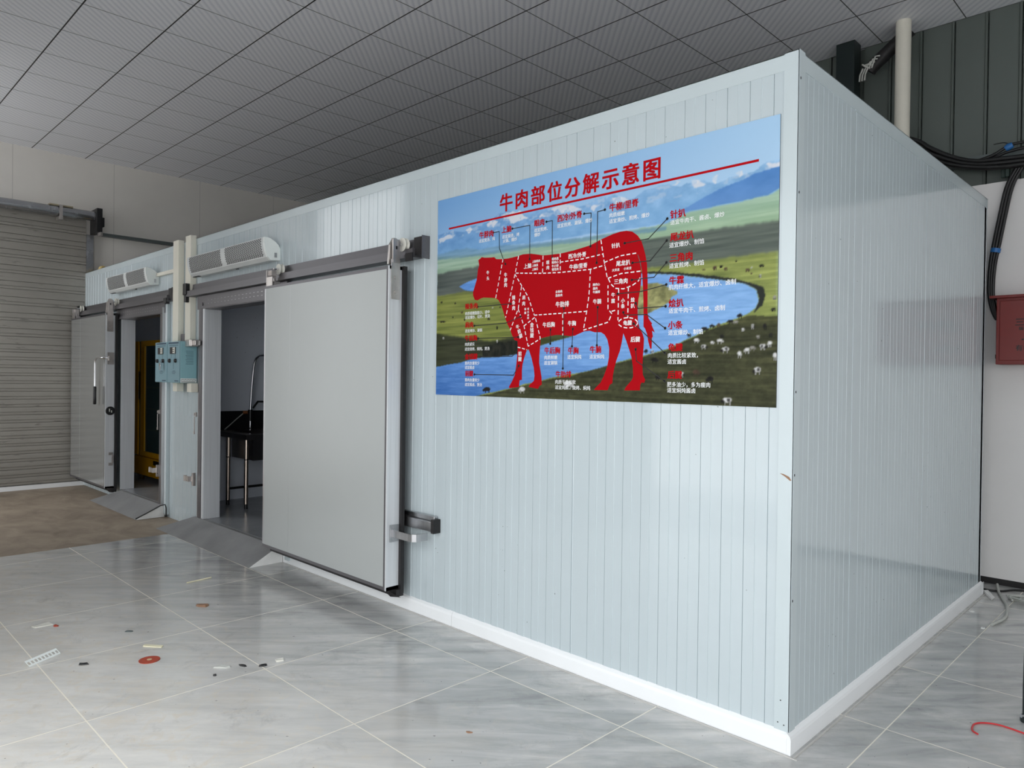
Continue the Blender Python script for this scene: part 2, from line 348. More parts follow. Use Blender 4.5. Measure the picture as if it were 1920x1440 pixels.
TXT = [('r','牛脖肉',374,919,37),('r','上脑',557,925,36),('r','眼肉',803,927,35),('r','西冷/外脊',965,929,36),('r','牛柳/里脊',1298,933,37),('r','针扒',1640,848,37),('r','尾龙扒',1642,747,37),('r','三角肉',1640,653,37),('r','牛霖',1639,552,36),('r','烩扒',1638,450,36),('r','小条',1637,352,35),('r','龟腱',1639,252,35),('r','后腱',1638,129,35),('r','辣条肉',260,519,34),('r','肩肉',262,412,34),('r','牛前胸',261,335,33),('r','金钱腱',263,227,34),('r','前腱',267,129,33),('r','牛后胸',888,251,34),('r','牛胸',1049,248,33),('r','牛腩',1190,251,34),('r','牛肋排',968,128,33),('w','适宜煲汤、炖',372,887,21),('w','适宜涮烫、烤',562,886,21),('w','火锅、爆炒',567,863,21),('w','适宜煎烤、',804,890,21),('w','爆炒',805,866,21),('w','适宜煎烤、涮锅、爆炒',965,891,22),('w','肉质细嫩',1298,896,22),('w','适宜滑炒、煎烤、爆炒',1299,867,22),('w','适宜牛肉干、酱卤、爆炒',1641,813,23),('w','适宜爆炒、制馅',1637,711,24),('w','适宜煎烤、制馅',1638,618,24),('w','肌肉纤维大，适宜爆炒、卤制',1637,522,24),('w','适宜牛肉干、煎烤、卤制',1639,416,24),('w','适宜爆炒、制馅',1638,318,24),('w','肉质比较紧致，',1637,216,23),('w','适宜酱卤',1637,188,23),('w','肥多油少，多为瘦肉',1636,86,23),('w','适宜焖炖酱卤',1637,60,23),('w','肉质细嫩脂肪少，适中',260,478,20),('w','适宜爆炒、切片、煲汤',261,455,20),('w','适宜烤炒、涮锅',262,377,20),('w','肉质紧实',262,299,20),('w','适宜烧烤、焖炖、煲汤',262,271,20),('w','筋肉含量较少',264,189,20),('w','适宜酱卤',264,164,20),('w','筋肉含量较少',266,92,20),('w','适宜酱卤、煲汤',266,65,20),('w','肉质鲜嫩',887,215,22),('w','适宜涮锅',887,187,22),('w','适宜焖炖',1046,216,22),('w','适宜焖炖',1189,216,22),('w','肉质干香松软',965,89,22),('w','适宜炖煮、烧烤、焖炖',966,61,22),('c','上脑',731,707,27),('c','上脑眼肉',792,726,14),('c','上脑盖',792,705,14),('c','上脑芯',792,685,14),('c','眼肉盖',932,725,15),('c','眼肉心',932,707,15),('c','牛小排',932,688,15),('c','雪花肉',933,670,15),('c','西冷/外脊',1043,726,26),('c','牛柳/里脊',1051,671,26),('c','牛肋排',962,487,29),('c','去骨肉',960,553,15),('c','肋条肉',961,534,15),('c','牛腩',1206,486,25),('c','腩肉心',1204,570,14),('c','腹肉',1205,551,14),('c','牛腩排',1205,533,14),('c','牛后胸',874,386,27),('c','牛胸',1046,386,26),('c','针扒',1315,747,24),('c','尾龙扒',1344,659,26),('c','大米龙',1320,630,14),('c','小米龙',1389,631,14),('c','三角肉',1332,573,26),('c','龟腱',1390,373,24),('c','后腱',1433,294,26)]
VTX = [('牛',450,700,23,0),('头',451,668,23,0),('牛',593,674,25,0),('脖',594,646,25,0),('肉',594,619,25,0),('辣',658,545,25,0),('条',658,517,25,0),('肉',659,488,25,0),('肩',734,540,24,0),('肉',734,508,24,0),('眼',905,711,22,0),('肉',905,684,22,0),('金',797,390,26,0),('钱',797,362,26,0),('腱',798,334,26,0),('牛',691,384,25,20),('前',703,359,25,20),('腱',715,334,25,20),('前',711,238,26,0),('腱',711,209,26,0),('板',747,477,14,0),('腱',747,457,14,0),('保',768,477,13,0),('乐',768,460,13,0),('肩',768,444,13,0),('肉',768,428,13,0),('牛',1329,511,23,0),('霖',1329,482,23,0),('小',1387,480,23,0),('条',1387,454,23,0),('烩',1443,480,23,0),('扒',1443,452,23,0)]
LAND = {'far':[(5,970),(144,981),(240,955),(309,980),(400,980),(487,997),(530,1018),(593,1026),(626,1030),(675,1005),(736,990),(833,998),(909,983),(999,1013),(1071,982),(1123,969),(1207,984),(1272,989),(1327,993),(1368,973),(1429,958),(1489,978),(1561,985),(1632,987),(1701,965),(1754,974),(1806,974),(1870,947),(1920,960),(1980,965),(2050,969),(2095,997),(2153,1000),(2156,821),(1621,811),(1160,823),(-2,844)],'hill':[(1703,861),(1800,899),(1924,932),(2050,960),(2153,968),(2155,885),(2100,860),(1934,854),(1722,851)],'hillL':[(-3,851),(146,860),(265,859),(380,839),(512,842),(719,829),(948,817),(1160,812),(1621,801),(1622,782),(1160,791),(719,800),(381,802),(-2,822)],'mead':[(-2,838),(381,815),(798,813),(1160,807),(1621,811),(1730,847),(1934,852),(2100,860),(2155,881),(2170,-32),(16,-131)],'bandL':[(0,734),(197,741),(382,744),(640,739),(642,584),(385,595),(209,592),(2,597)],'band':[(1448,755),(1507,753),(1647,755),(1881,756),(2157,750),(2159,629),(2009,628),(1760,623),(1518,621),(1450,623)],'green':[(2,597),(256,610),(339,598),(642,599),(803,530),(807,303),(11,162)],'river':[(203,643),(269,662),(352,675),(515,674),(517,561),(330,603),(256,617)],'river2':[(1451,603),(1519,595),(1650,580),(1794,555),(1928,527),(2005,509),(2055,481),(2066,438),(2052,408),(2015,383),(1931,356),(1834,328),(1784,304),(1718,280),(1642,249),(1516,220),(1436,205),(1327,182),(1287,159),(1075,129),(928,109),(868,93),(733,72),(640,50),(505,26),(373,2),(305,-9),(-11,-18),(-15,166),(221,193),(328,214),(432,222),(651,231),(685,239),(857,280),(925,295),(1072,320),(1144,347),(1299,393),(1454,415)],'sand':[(826,302),(859,318),(957,334),(1072,331),(1082,322),(994,307),(925,294),(827,271)],'island':[(1454,405),(1473,412),(1458,535),(1478,545),(1526,549),(1578,548),(1627,527),(1682,502),(1687,489),(1652,474),(1643,458),(1584,436),(1534,415)],'bank':[(1480,610),(1650,591),(1794,569),(1928,540),(2005,520),(2081,490),(2095,459),(2082,416),(2059,400),(2043,383),(2059,422),(2068,443),(2053,481),(2005,509),(1928,527),(1794,555),(1650,580),(1480,600)],'dark':[(2163,368),(2105,371),(2016,376),(1930,349),(1833,321),(1784,300),(1718,276),(1642,244),(1514,214),(1325,176),(1076,123),(928,102),(733,66),(505,20),(373,-1),(305,-15),(2170,-54)],'darkL':[(-19,374),(204,344),(478,311),(708,334),(710,236),(432,219),(221,186),(-15,158)],'forest':[(413,289),(479,293),(543,304),(627,307),(708,311),(710,236),(566,226),(414,219)]}
SNOW = [[(11,943),(71,955),(174,951),(145,933),(86,931),(22,916)],[(551,1006),(601,1019),(696,1007),(756,964),(696,958),(644,948),(623,957),(614,982),(573,985)],[(435,984),(487,994),(530,985),(509,964),(493,946),(475,972),(444,964)],[(923,987),(963,997),(1017,1002),(1060,990),(1133,954),(1089,953),(1047,954),(1000,953),(971,976),(946,967)],[(1177,955),(1217,967),(1247,970),(1217,951),(1211,929),(1184,938)],[(1314,977),(1358,983),(1414,951),(1384,951),(1343,942),(1330,954)],[(1632,987),(1679,986),(1662,1001),(1687,996)],[(1743,990),(1780,981),(1812,953),(1781,951),(1765,949),(1749,968)],[(1847,976),(1870,985),(1870,958),(1868,945),(1850,957)],[(1956,976),(1980,983),(1985,959),(1970,958)],[(2086,997),(2122,989),(2149,984),(2149,971),(2118,964),(2095,977)],[(2036,969),(2059,958),(2071,952)],[(254,972),(296,979),(314,958),(278,938)],[(841,963),(860,968),(909,955),(849,956)]]
ANIM = [(1984,377,24,22,'k'),(1942,355,30,20,'k'),(1965,352,26,18,'g'),(1820,328,34,23,'k'),(1855,339,24,18,'k'),(1887,342,20,20,'b'),(1998,320,15,18,'w'),(2041,331,16,25,'m'),(2093,330,16,25,'k'),(1744,304,19,21,'k'),(1780,280,30,25,'w'),(1893,275,33,24,'w'),(1902,294,20,16,'k'),(1857,269,21,16,'w'),(1817,251,34,25,'m'),(1920,237,41,30,'m'),(1984,218,21,32,'w'),(2018,233,27,27,'w'),(2040,242,27,23,'g'),(2085,247,32,29,'m'),(2115,258,22,29,'w'),(2064,288,14,19,'g'),(2120,293,16,23,'k'),(2138,208,23,34,'w'),(1521,238,21,24,'k'),(1556,235,21,17,'m'),(1566,196,38,30,'k'),(1584,116,30,26,'k'),(1780,140,35,35,'b'),(1851,110,38,35,'k'),(2064,149,37,35,'m'),(1932,21,52,36,'m'),(1707,131,34,29,'m'),(2132,444,16,17,'g'),(2129,396,21,15,'k'),(455,38,66,35,'k'),(730,43,53,41,'w'),(1052,76,69,48,'w'),(64,342,16,14,'w'),(531,311,12,18,'w'),(460,438,23,13,'k'),(169,545,17,10,'k'),(46,559,23,9,'k'),(153,464,13,11,'k'),(529,387,11,18,'k'),(550,500,12,11,'k'),(489,501,15,8,'w'),(255,445,12,14,'k'),(53,441,54,14,'k'),(233,488,21,14,'b'),(1812,586,16,10,'b'),(1866,589,20,18,'b'),(1894,592,15,12,'k'),(1917,580,17,16,'b'),(2013,565,19,16,'b'),(2031,550,9,10,'b'),(2071,536,13,14,'m'),(2076,577,24,10,'k'),(1963,607,7,6,'k'),(2033,574,6,8,'w')]
# ------------------------------------------------------------------ the setting
LX, BY, RX = -9.53, 3.48, 6.0
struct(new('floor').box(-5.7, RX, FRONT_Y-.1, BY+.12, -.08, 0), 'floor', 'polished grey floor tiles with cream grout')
struct(new('concrete').box(LX-.1, -5.7, FRONT_Y-.1, BY+.12, -.08, -.002), 'floor_2', 'bare brown concrete floor left of the tiles')
struct(new('pavement').box(-40, 45, -45, FRONT_Y-.1, -.2, -.03).box(RX+.1, 45, FRONT_Y-.1, 30, -.2, -.03), 'floor_3')
struct(new('ceiling').box(LX-.1, RX+.1, FRONT_Y-.1, 3.75, CZ, CZ+.08), 'ceiling', 'suspended ceiling of striped grey square tiles')
struct(new('wall_left').box(LX-.1, LX, FRONT_Y-.1, 3.75, -.05, CZ), 'wall_left', 'plain warm grey panelled wall above the roller shutter')
wg = new('wall_green')                                         # upper back wall: ribbed sheet
xs_ = [-9.5]
seam = [-1.035-.2265*k for k in range(37, 0, -1)]+[-1.035, -.998-.0, -.779, -.55, -.324, -.101, .115]+[.115+.2265*k for k in range(1, 26)]
for a, b in zip(seam[:-1], seam[1:]):
    if b-a < .06: continue
    wg.poly([(a+.004, 3.6, 2.7), (b-.024, 3.6, 2.7), (b-.024, 3.6, CZ), (a+.004, 3.6, CZ)])
    wg.poly([(b-.024, 3.6, 2.7), (b-.018, 3.588, 2.7), (b-.018, 3.588, CZ), (b-.024, 3.6, CZ)])
    wg.poly([(b-.018, 3.588, 2.7), (b-.004, 3.586, 2.7), (b-.004, 3.586, CZ), (b-.018, 3.588, CZ)])
    wg.poly([(b-.004, 3.586, 2.7), (b-.003, 3.62, 2.7), (b-.003, 3.62, CZ), (b-.004, 3.586, CZ)])
    wg.poly([(b-.003, 3.62, 2.7), (b+.004, 3.6, 2.7), (b+.004, 3.6, CZ), (b-.003, 3.62, CZ)])
wg.box(-9.5, RX, 3.63, 3.7, 2.7, CZ)
struct(wg, 'wall_back', 'dark green-grey ribbed sheet wall above the white wall')
struct(new('wall_white').box(LX, RX, BY, BY+.1, .05, 2.965).box(LX, RX, BY+.1, 3.63, 2.9, 2.962), 'wall_back_lower', 'white plastered lower back wall behind the red cabinet')
struct(new('rubber').box(LX, RX, BY+.02, BY+.1, 0, .05), 'baseboard_back', 'black gap strip under the white wall')
struct(new('wall_side').box(RX, RX+.1, FRONT_Y-.1, SIDE_Y0, -.05, CZ).box(RX, RX+.1, SIDE_Y1, 3.75, -.05, CZ).box(RX, RX+.1, SIDE_Y0, SIDE_Y1, OPZ, CZ), 'wall_right')
wf = new('wall_side').box(LX-.1, LBX0, FRONT_Y-.1, FRONT_Y, -.05, CZ).box(LBX0, LBX1, FRONT_Y-.1, FRONT_Y, LBZ, CZ).box(LBX1, OPX0, FRONT_Y-.1, FRONT_Y, -.05, CZ)
wf.box(OPX1, RX+.1, FRONT_Y-.1, FRONT_Y, -.05, CZ).box(OPX0, OPX1, FRONT_Y-.1, FRONT_Y, OPZ, CZ)
struct(wf, 'wall_front')

# ------------------------------------------------------------------ cold room
HB = 2.775; DEP = 3.15
O1 = (-7.885, -6.655, 2.10); O2 = (-5.535, -4.105, 2.085); ZF = .13
cold = thing('cold_room', 'large white ribbed-panel cold room with the poster and two sliding doors', 'cold room', (-4.7, 1.5, 0))
def ribs(seams, lo, hi, k=1.):
    """break points (t, relief) of a micro-ribbed steel sheet with panel seams"""
    P = []
    for s in seams:
        P += [(s-.004, 0), (s-.0015, .009), (s+.001, .009), (s+.002, -.0028), (s+.006, 0)]
        for q in range(10):
            d = s+.105+.1025*q; w = d+.0495
            if d < s+1.05: P += [(d-.0022, 0), (d-.0004, .0062), (d+.0012, -.0014)]
            if w < s+1.075: P += [(w-.0018, -.0014), (w-.0004, -.0034), (w+.0020, 0)]
    P = sorted(set(p for p in P if lo < p[0] < hi)); return [(lo, 0)]+[(t, r*k) for t, r in P]+[(hi, 0)]
fw = new('panel'); seams = [-.0315-1.0955*k for k in range(1, 10)]
pts = ribs([-.0315]+seams, -9.53, -.002, .8)
for x in (O1[0], O1[1], O2[0], O2[1]): pts.append((x-.0001, 0)); pts.append((x+.0001, 0))
pts.sort()
for (xa, ra), (xb, rb) in zip(pts[:-1], pts[1:]):
    xm = (xa+xb)/2; z0 = O1[2] if O1[0] < xm < O1[1] else O2[2] if O2[0] < xm < O2[1] else 0
    fw.poly([(xa, ra, z0), (xb, rb, z0), (xb, rb, HB-.03), (xa, ra, HB-.03)])
fw.m('panel_in')
for x0, x1, z0 in ((-9.53, O1[0], 0), (O1[0], O1[1], O1[2]), (O1[1], O2[0], 0), (O2[0], O2[1], O2[2]), (O2[1], -.01, 0)):
    fw.box(x0, x1, .006, .1, z0, HB-.02)
fw.build('front_wall', cold)
sw = new('panel'); sp = ribs([-.471, .624, 1.7245, 2.82], .002, DEP, .4)
for (a, ra), (b, rb) in zip(sp[:-1], sp[1:]): sw.poly([(-ra, a, 0), (-rb, b, 0), (-rb, b, HB-.03), (-ra, a, HB-.03)])
sw.m('panel_in').box(-.1, -.006, .1, DEP-.1, 0, HB-.02); sw.m('panel').poly([(-.0, DEP, 0), (-.1, DEP, 0), (-.1, DEP, HB-.03), (0, DEP, HB-.03)])
sw.build('side_wall', cold)
new('panel_in_shade').box(-9.5, -.0, DEP-.1, DEP-.002, 0, HB-.02).build('rear_wall', cold)
new('panel_in').box(-6.5, -6.4, .1, DEP-.1, ZF, HB-.09).build('partition_wall', cold)
new('panel_in_shade').box(-9.52, -9.43, .1, DEP-.1, ZF, HB-.09).build('end_wall', cold)
new('dusty_top').box(-9.53, -.01, .002, DEP-.002, HB-.03, HB-.004).m('panel_in').box(-9.53, -.01, .1, DEP-.1, HB-.09, HB-.031).build('roof_panel', cold)
new('roomfloor').box(-9.43, -.1, .1, DEP-.1, 0.002, ZF).box(O1[0]+.004, O1[1]-.004, -.02, .1, .002, ZF).box(O2[0]+.004, O2[1]-.004, -.02, .1, .002, ZF).build('floor_slab', cold)
t = new('panel_trim').box(-.058, .003, -.004, 0.0, .07, 2.786).box(.0, .004, -.004, .05, .07, 2.786)
t.box(-.058, .003, -.004, .05, 2.783, 2.786); t.build('corner_trim', cold)
t = new('panel_trim').box(-9.53, -.0585, -.003, 0, 2.716, 2.782).box(-9.53, -.0585, -.003, .05, 2.779, 2.782)
t.box(0, .003, .0505, DEP, 2.712, 2.778).box(-.06, .003, .0505, DEP, 2.776, 2.7785).box(.0005, .006, .6, 1.9, 2.708, 2.712)
t.build('top_trim', cold)
def cove(lo, hi, ax):
    m = new('white_trim'); pr = [(0, .0), (-.017, .0), (-.017, .062), (-.0135, .074), (-.005, .082), (0, .086)]
    if ax == 0: m.prism(pr, 0, lo, hi)
    else: m.prism([(-a, z) for a, z in pr], 1, lo, hi)
    return m
cove(-4.08, -2.03, 0).build('base_trim', cold)
cove(-2.028, -.0005, 0).build('base_trim', cold)
cove(-.017, DEP+.005, 1).build('base_trim', cold)
new('white_trim').box(.0172, .0185, DEP-.02, DEP+.005, 0, .085).build('base_trim_end', cold)
new('sealant').box(-4.0, .05, -.034, -.028, 0, .0035).box(.03, .037, -.03, DEP, 0, .0035).build('sealant_bead', cold)
# damage and marks on the sheet
new('brown').poly([(-.05, -.0046, 1.108), (-.03, -.0046, 1.098), (-.008, -.0046, 1.082), (-.002, -.0046, 1.084), (-.012, -.0046, 1.098), (-.035, -.0046, 1.107)]).build('scratch', cold)
for z in (.6, 1.43, 2.22, 1.1, 2.67): new('rubber').box(.0042, .0052, .006, .012, z, z+.009).build('screw', cold)
for x, z in ((-.035, .2), (-.02, .105), (-.045, .11)): new('rubber').box(x, x+.005, -.0048, -.0041, z, z+.004).build('screw', cold)
# aluminium door frames
def door_frame(o, left, right, head):
    x0, x1, zt = o
    m = new('steel_jamb')
    m.box(x0-.001, x0+.004, -.045, .105, ZF, zt)                       # bright left reveal
    m.box(x1-.004, x1+.001, -.045, .105, ZF, zt)
    m.m('rail').box(x0, x1, -.045, .105, zt-.004, zt+.002)
    m.m('steel_jamb')
    if left:                                                            # stepped face moulding
        m.box(x0-.04, x0, -.052, -.0, ZF, zt+.0)
        m.m('steel').box(x0-.06, x0-.041, -.042, -.0, ZF, zt+.04)
        m.m('rail').box(x0-.13, x0-.061, -.05, -.0, ZF, zt+.06)
        m.m('steel').box(x0-.19, x0-.131, -.03, -.0, ZF-.04, zt+.12)
    if right:
        m.m('rail').box(x1, x1+.075, -.05, -.0, ZF, zt+.06)
        m.m('steel').box(x1+.0755, x1+.09, -.058, -.0, ZF, zt+.06)
        m.m('panel_trim').box(x1+.0905, x1+.15, -.034, -.0, ZF-.1, zt+.09)
    m.m('rail').box(x0-.19, x1+.10, -.042, -.0, zt+.002, zt+.125)
    m.box(x0-.1, x1+.08, -.055, -.0, zt+.002, zt+.03)
    fr = m.build('door_frame', cold)
    r = new('steel')
    n = int((x1-x0)/.075)
    for k in range(n):
        x = x0+.05+k*(x1-x0-.1)/n
        for dz in (.043, .075): r.box(x, x+.026, -.0435, -.0421, zt+dz, zt+dz+.004)
    r.build('rivet', fr, loc=fr['_w'])
    return fr
door_frame(O1, False, True, True); door_frame(O2, True, True, True)
for x, y, zt in ((-6.645, -.062, 1.0), (-5.70, -.062, 1.015)):              # hasps with hanging chain on the frames
    c = new('hanger').box(x-.012, x+.012, y, y+.012, zt+.06, zt+.1).box(x-.008, x+.008, y-.012, y+.0, zt+.07, zt+.095)
    for k in range(8): c.tube([(x+.004*(k % 2), y-.008, zt+.06-.018*k), (x+.004*((k+1) % 2), y-.010, zt+.06-.018*(k+1))], .0045, 6)
    c.box(x-.01, x+.008, y-.014, y-.004, zt-.105, zt-.08)
    c.build('hasp_chain', cold)
for x, z in ((-6.66, .47), (-5.73, .48)):                                    # bent strike brackets
    c = new('hanger').box(x-.01, x+.02, -.075, -.05, z-.06, z+.06).box(x-.10, x-.01, -.11, -.1, z-.02, z+.03).box(x-.012, x-.004, -.11, -.06, z-.02, z+.03).box(x-.112, x-.1, -.112, -.085, z-.022, z+.032)
    c.build('strike_bracket', cold)

# ------------------------------------------------------------------ ramps
def ramp(x0, x1, xa, label, wire):
    """cement wedge up to the door sill, sloping away at its left end too"""
    t = thing('door_ramp', label, 'ramp', ((x0+x1)/2, -.16, 0), 'cement ramps at the cold room doors')
    yo, yi, h = -.295, -.058, .128
    T0, T1 = (xa, yi, h), (x1, yi, h); B0, B1 = (x0, yo, 0), (x1, yo, 0); K0, K1 = (xa, -.022, h), (x1, -.022, h); L0 = (x0+.06, -.022, 0); R0 = (x1, -.022, 0)
    m = new('ramp').add([B0, B1, T1, T0, K0, K1, L0, R0], [(0, 1, 2, 3), (3, 2, 5, 4), (0, 3, 4, 6), (6, 4, 5, 7), (0, 6, 7, 1)])
    m.build('slope', t)
    new('plaster').add([B1, R0, K1, T1, (x1+.004, yo, 0), (x1+.004, -.022, 0), (x1+.004, -.022, h), (x1+.004, yi, h)], [(4, 5, 6, 7), (0, 4, 7, 3), (3, 7, 6, 2), (2, 6, 5, 1)]).build('end_face', t).__setitem__('label', 'white plaster end of the ramp')
    return t
ramp(-8.13, -6.57, -7.82, 'grey cement ramp at the doorway with the yellow fridge', True)
ramp(-6.03, -4.075, -5.72, 'grey cement ramp at the doorway with the sink, beside the big door leaf', False)
w = new('cable').tube([(-6.566, -.30, .012), (-6.55, -.2, .06), (-6.53, -.075, .125), (-6.51, -.035, .134), (-6.5, -.03, .1), (-6.498, -.03, .01)], .006, 8)
tag(w.build('black_wire'), 'short black wire lying over the edge of the ramp at the yellow fridge doorway', 'wire')

# ------------------------------------------------------------------ sliding doors and their tracks
def track(x0, x1, label):
    t = thing('sliding_door_track', label, 'door track', ((x0+x1)/2, -.03, 2.21), 'tracks above the sliding doors')
    m = new('rail').prism([(-.0, 2.215), (-.088, 2.215), (-.088, 2.236), (-.082, 2.236), (-.082, 2.27), (-.036, 2.278), (-.03, 2.336), (-.0, 2.336)], 0, x0+.09, x1-.075)
    m.build('rail', t)
    c = new('black').box(x0+.02, x0+.09, -.095, -.002, 2.235, 2.345).box(x0+.03, x0+.075, -.088, -.002, 2.165, 2.235)
    c.build('end_stop', t, bevel=.004)
    c = new('rubber').box(x1-.085, x1-.012, -.062, -.002, 2.225, 2.338).box(x1-.125, x1-.055, -.098, -.09, 2.19, 2.24)
    c.m('rail').box(x1-.012, x1-.006, -.06, -.0, 2.205, 2.345)
    c.build('end_stop', t)
    return t
t1 = track(-9.5, -6.315, 'grey aluminium sliding track above the door with the lever handle')
t2 = track(-5.97, -2.29, 'grey aluminium sliding track above the big door next to the poster')
def door(x0, x1, z0, z1, label, levers, sheet='leaf'):
    y0, y1 = -.185, -.092
    t = thing('sliding_door_leaf', label, 'sliding door', ((x0+x1)/2, (y0+y1)/2, z0), 'insulated sliding cold room doors')
    m = new(sheet).box(x0+.018, x1-.018, y0-.0005, y0+.03, z0+.022, z1-.02)
    m.m('steel').box(x0+.4, x0+.4015, y0-.0009, y0, z0+.022, z1-.02)
    m.build('panel', t)
    f = new('rail').box(x0, x1, y0, y1, z1-.02, z1).box(x0, x1, y0, y1, z0, z0+.022)
    f.m('steel').box(x0, x0+.018, y0, y1, z0+.022, z1-.02)
    f.m('rail').box(x1-.03, x1-.012, y0-.0012, y0+.02, z0+.022, z1-.02)
    f.m('steel_jamb').box(x1-.012, x1, y0-.002, y1, z0, z1)
    f.m('panel_in').box(x0+.018, x1-.018, y0+.03, y1, z0+.022, z1-.02)
    f.build('edge_frame', t)
    g = new('rubber').box(x0+.01, x1-.012, y1+.0005, -.062, z0-.035, z1+.005).box(x0+.005, x1+.02, y1-.03, -.066, z0-.045, z0-.001)
    g.box(x1-.011, x1+.022, y1+.0005, -.066, z0-.03, z1+.004)
    g.add([(x1-.05, y1-.08, z0-.002), (x1+.005, y1-.08, z0-.002), (x1+.03, y1, z0-.05), (x1-.04, y1-.03, z0-.055)], [(0, 1, 2, 3)])
    g.build('gasket', t).__setitem__('label', 'black rubber gasket')
    # hanger at the right: strap on the door edge, elbow, axle and wheel
    h = new('hanger'); xe = x1+.001
    h.box(xe, xe+.007, -.176, -.112, 1.955, 2.2).m('black').box(xe+.012, xe+.013, -.15, -.138, 2.262, 2.282).m('hanger').box(xe-.004, xe+.012, -.168, -.12, 2.18, 2.325)
    h.prism([(-.185, 2.17), (-.112, 2.17), (-.112, 2.315), (-.125, 2.335), (-.15, 2.335), (-.175, 2.29)], 0, xe-.03, xe-.012)
    h.box(xe-.03, xe+.014, -.135, -.115, 2.285, 2.315)
    for z in (2.0, 2.09, 2.24): h.tube([(xe+.006, -.144, z), (xe+.0125, -.144, z)], .011, 12)
    ho = h.build('hanger', t)
    wz = 2.278+.043
    a = new('chrome').tube([(xe-.01, -.125, wz-.02), (xe-.01, -.052, wz-.02)], .009, 10); a.build('axle', ho)
    wl = new('nylon').tube([(xe-.01, -.088, wz-.02), (xe-.01, -.082, wz-.02), (xe-.01, -.0815, wz-.02), (xe-.01, -.066, wz-.02), (xe-.01, -.0655, wz-.02), (xe-.01, -.058, wz-.02)], [.043, .043, .032, .032, .043, .043], 24); wl.build('wheel', ho)
    # hanger at the left: bent plate on the top corner
    h = new('hanger').box(x0+.004, x0+.012, -.176, -.1, z1-.01, z1+.125).box(x0+.0121, x0+.1, -.176, -.168, z1, z1+.07).box(x0+.03, x0+.1, -.16, -.11, z1, z1+.035)
    h.box(x0+.0121, x0+.04, -.15, -.11, z1+.085, z1+.125); h.tube([(x0+.07, -.15, z1+.035), (x0+.07, -.15, z1+.06)], .014, 10)
    ho = h.build('hanger', t)
    new('chrome').tube([(x0+.03, -.13, wz-.02), (x0+.03, -.052, wz-.02)], .009, 10).build('axle', ho)
    new('nylon').tube([(x0+.03, -.09, wz-.02), (x0+.03, -.084, wz-.02), (x0+.03, -.0835, wz-.02), (x0+.03, -.067, wz-.02), (x0+.03, -.0665, wz-.02), (x0+.03, -.058, wz-.02)], [.043, .043, .032, .032, .043, .043], 24).build('wheel', ho)
    if levers:                       # pull lever, latch plate, lock and low strike on the edge
        b = new('hanger').box(xe, xe+.006, -.17, -.1, 1.575, 1.715).box(xe+.006, xe+.03, -.16, -.11, 1.62, 1.67)
        hb = b.build('lever_handle', t)
        P = [(xe+.02, -.15, 1.648), (xe+.02, -.215, 1.652), (xe-.03, -.232, 1.652), (x1-.14, -.235, 1.65), (x1-.185, -.235, 1.642), (x1-.212, -.235, 1.62), (x1-.222, -.235, 1.585), (x1-.222, -.235, 1.3)]
        new('chrome').tube(P, .0095, 10).build('rod', hb)
        new('black').tube([(x1-.222, -.235, 1.32), (x1-.222, -.235, 1.31), (x1-.224, -.235, 1.2), (x1-.224, -.235, 1.115), (x1-.224, -.235, 1.108)], [.012, .0165, .0165, .0175, .012], 14).build('grip', hb)
        l = new('black').tube([(xe, -.135, 1.04), (xe+.006, -.135, 1.04), (xe+.008, -.135, 1.04)], [.05, .05, .042], 24)
        l.m('glow_digit').box(xe+.008, xe+.0095, -.15, -.14, 1.03, 1.065).box(xe+.008, xe+.0095, -.128, -.118, 1.02, 1.045); l.build('lock', t)
        s = new('hanger').box(xe, xe+.012, -.15, -.105, .53, .56).box(xe, xe+.012, -.15, -.105, .41, .44).box(xe+.0, xe+.02, -.12, -.1, .44, .53); s.build('latch_plate', t)
    else:                            # flat-bar hook that runs in the wall channel
        b = new('steel').prism([(-.165, .45), (-.1, .45), (-.1, .555), (-.165, .555)], 0, xe, xe+.006)
        P = [(xe+.006, -.152), (xe+.17, -.152), (xe+.2, -.146), (xe+.221, -.128), (xe+.226, -.1), (xe+.226, -.045)]
        for (xa, ya), (xb, yb) in zip(P[:-1], P[1:]):
            d = Vector((xb-xa, yb-ya)).normalized(); nx, ny = -d.y*.006, d.x*.006
            b.prism([(xa, ya), (xb, yb), (xb+nx, yb+ny), (xa+nx, ya+ny)], 2, .482, .527)
        for z in (.465, .54): b.tube([(xe+.006, -.132, z), (xe+.010, -.132, z)], .010, 12)
        b.build('guide_hook', t)
    return t
door(-9.37, -7.955, .145, 2.166, 'grey sliding door leaf with a lever handle, beside the roller shutter', True, 'leaf_steel')
door(-4.085, -2.455, .150, 2.160, 'big pale grey sliding door leaf next to the poster, without a handle', False)
t = thing('wall_channel', 'short steel guide channel with black end, low on the wall beside the big door', 'bracket', (-2.33, -.03, .53))
new('steel').box(-2.5, -2.185, -.05, -.002, .538, .6).box(-2.5, -2.185, -.03, -.002, .6, .63).build('channel', t, bevel=.004)
new('rubber').box(-2.185, -2.16, -.056, -.002, .532, .615).build('end_cap', t)

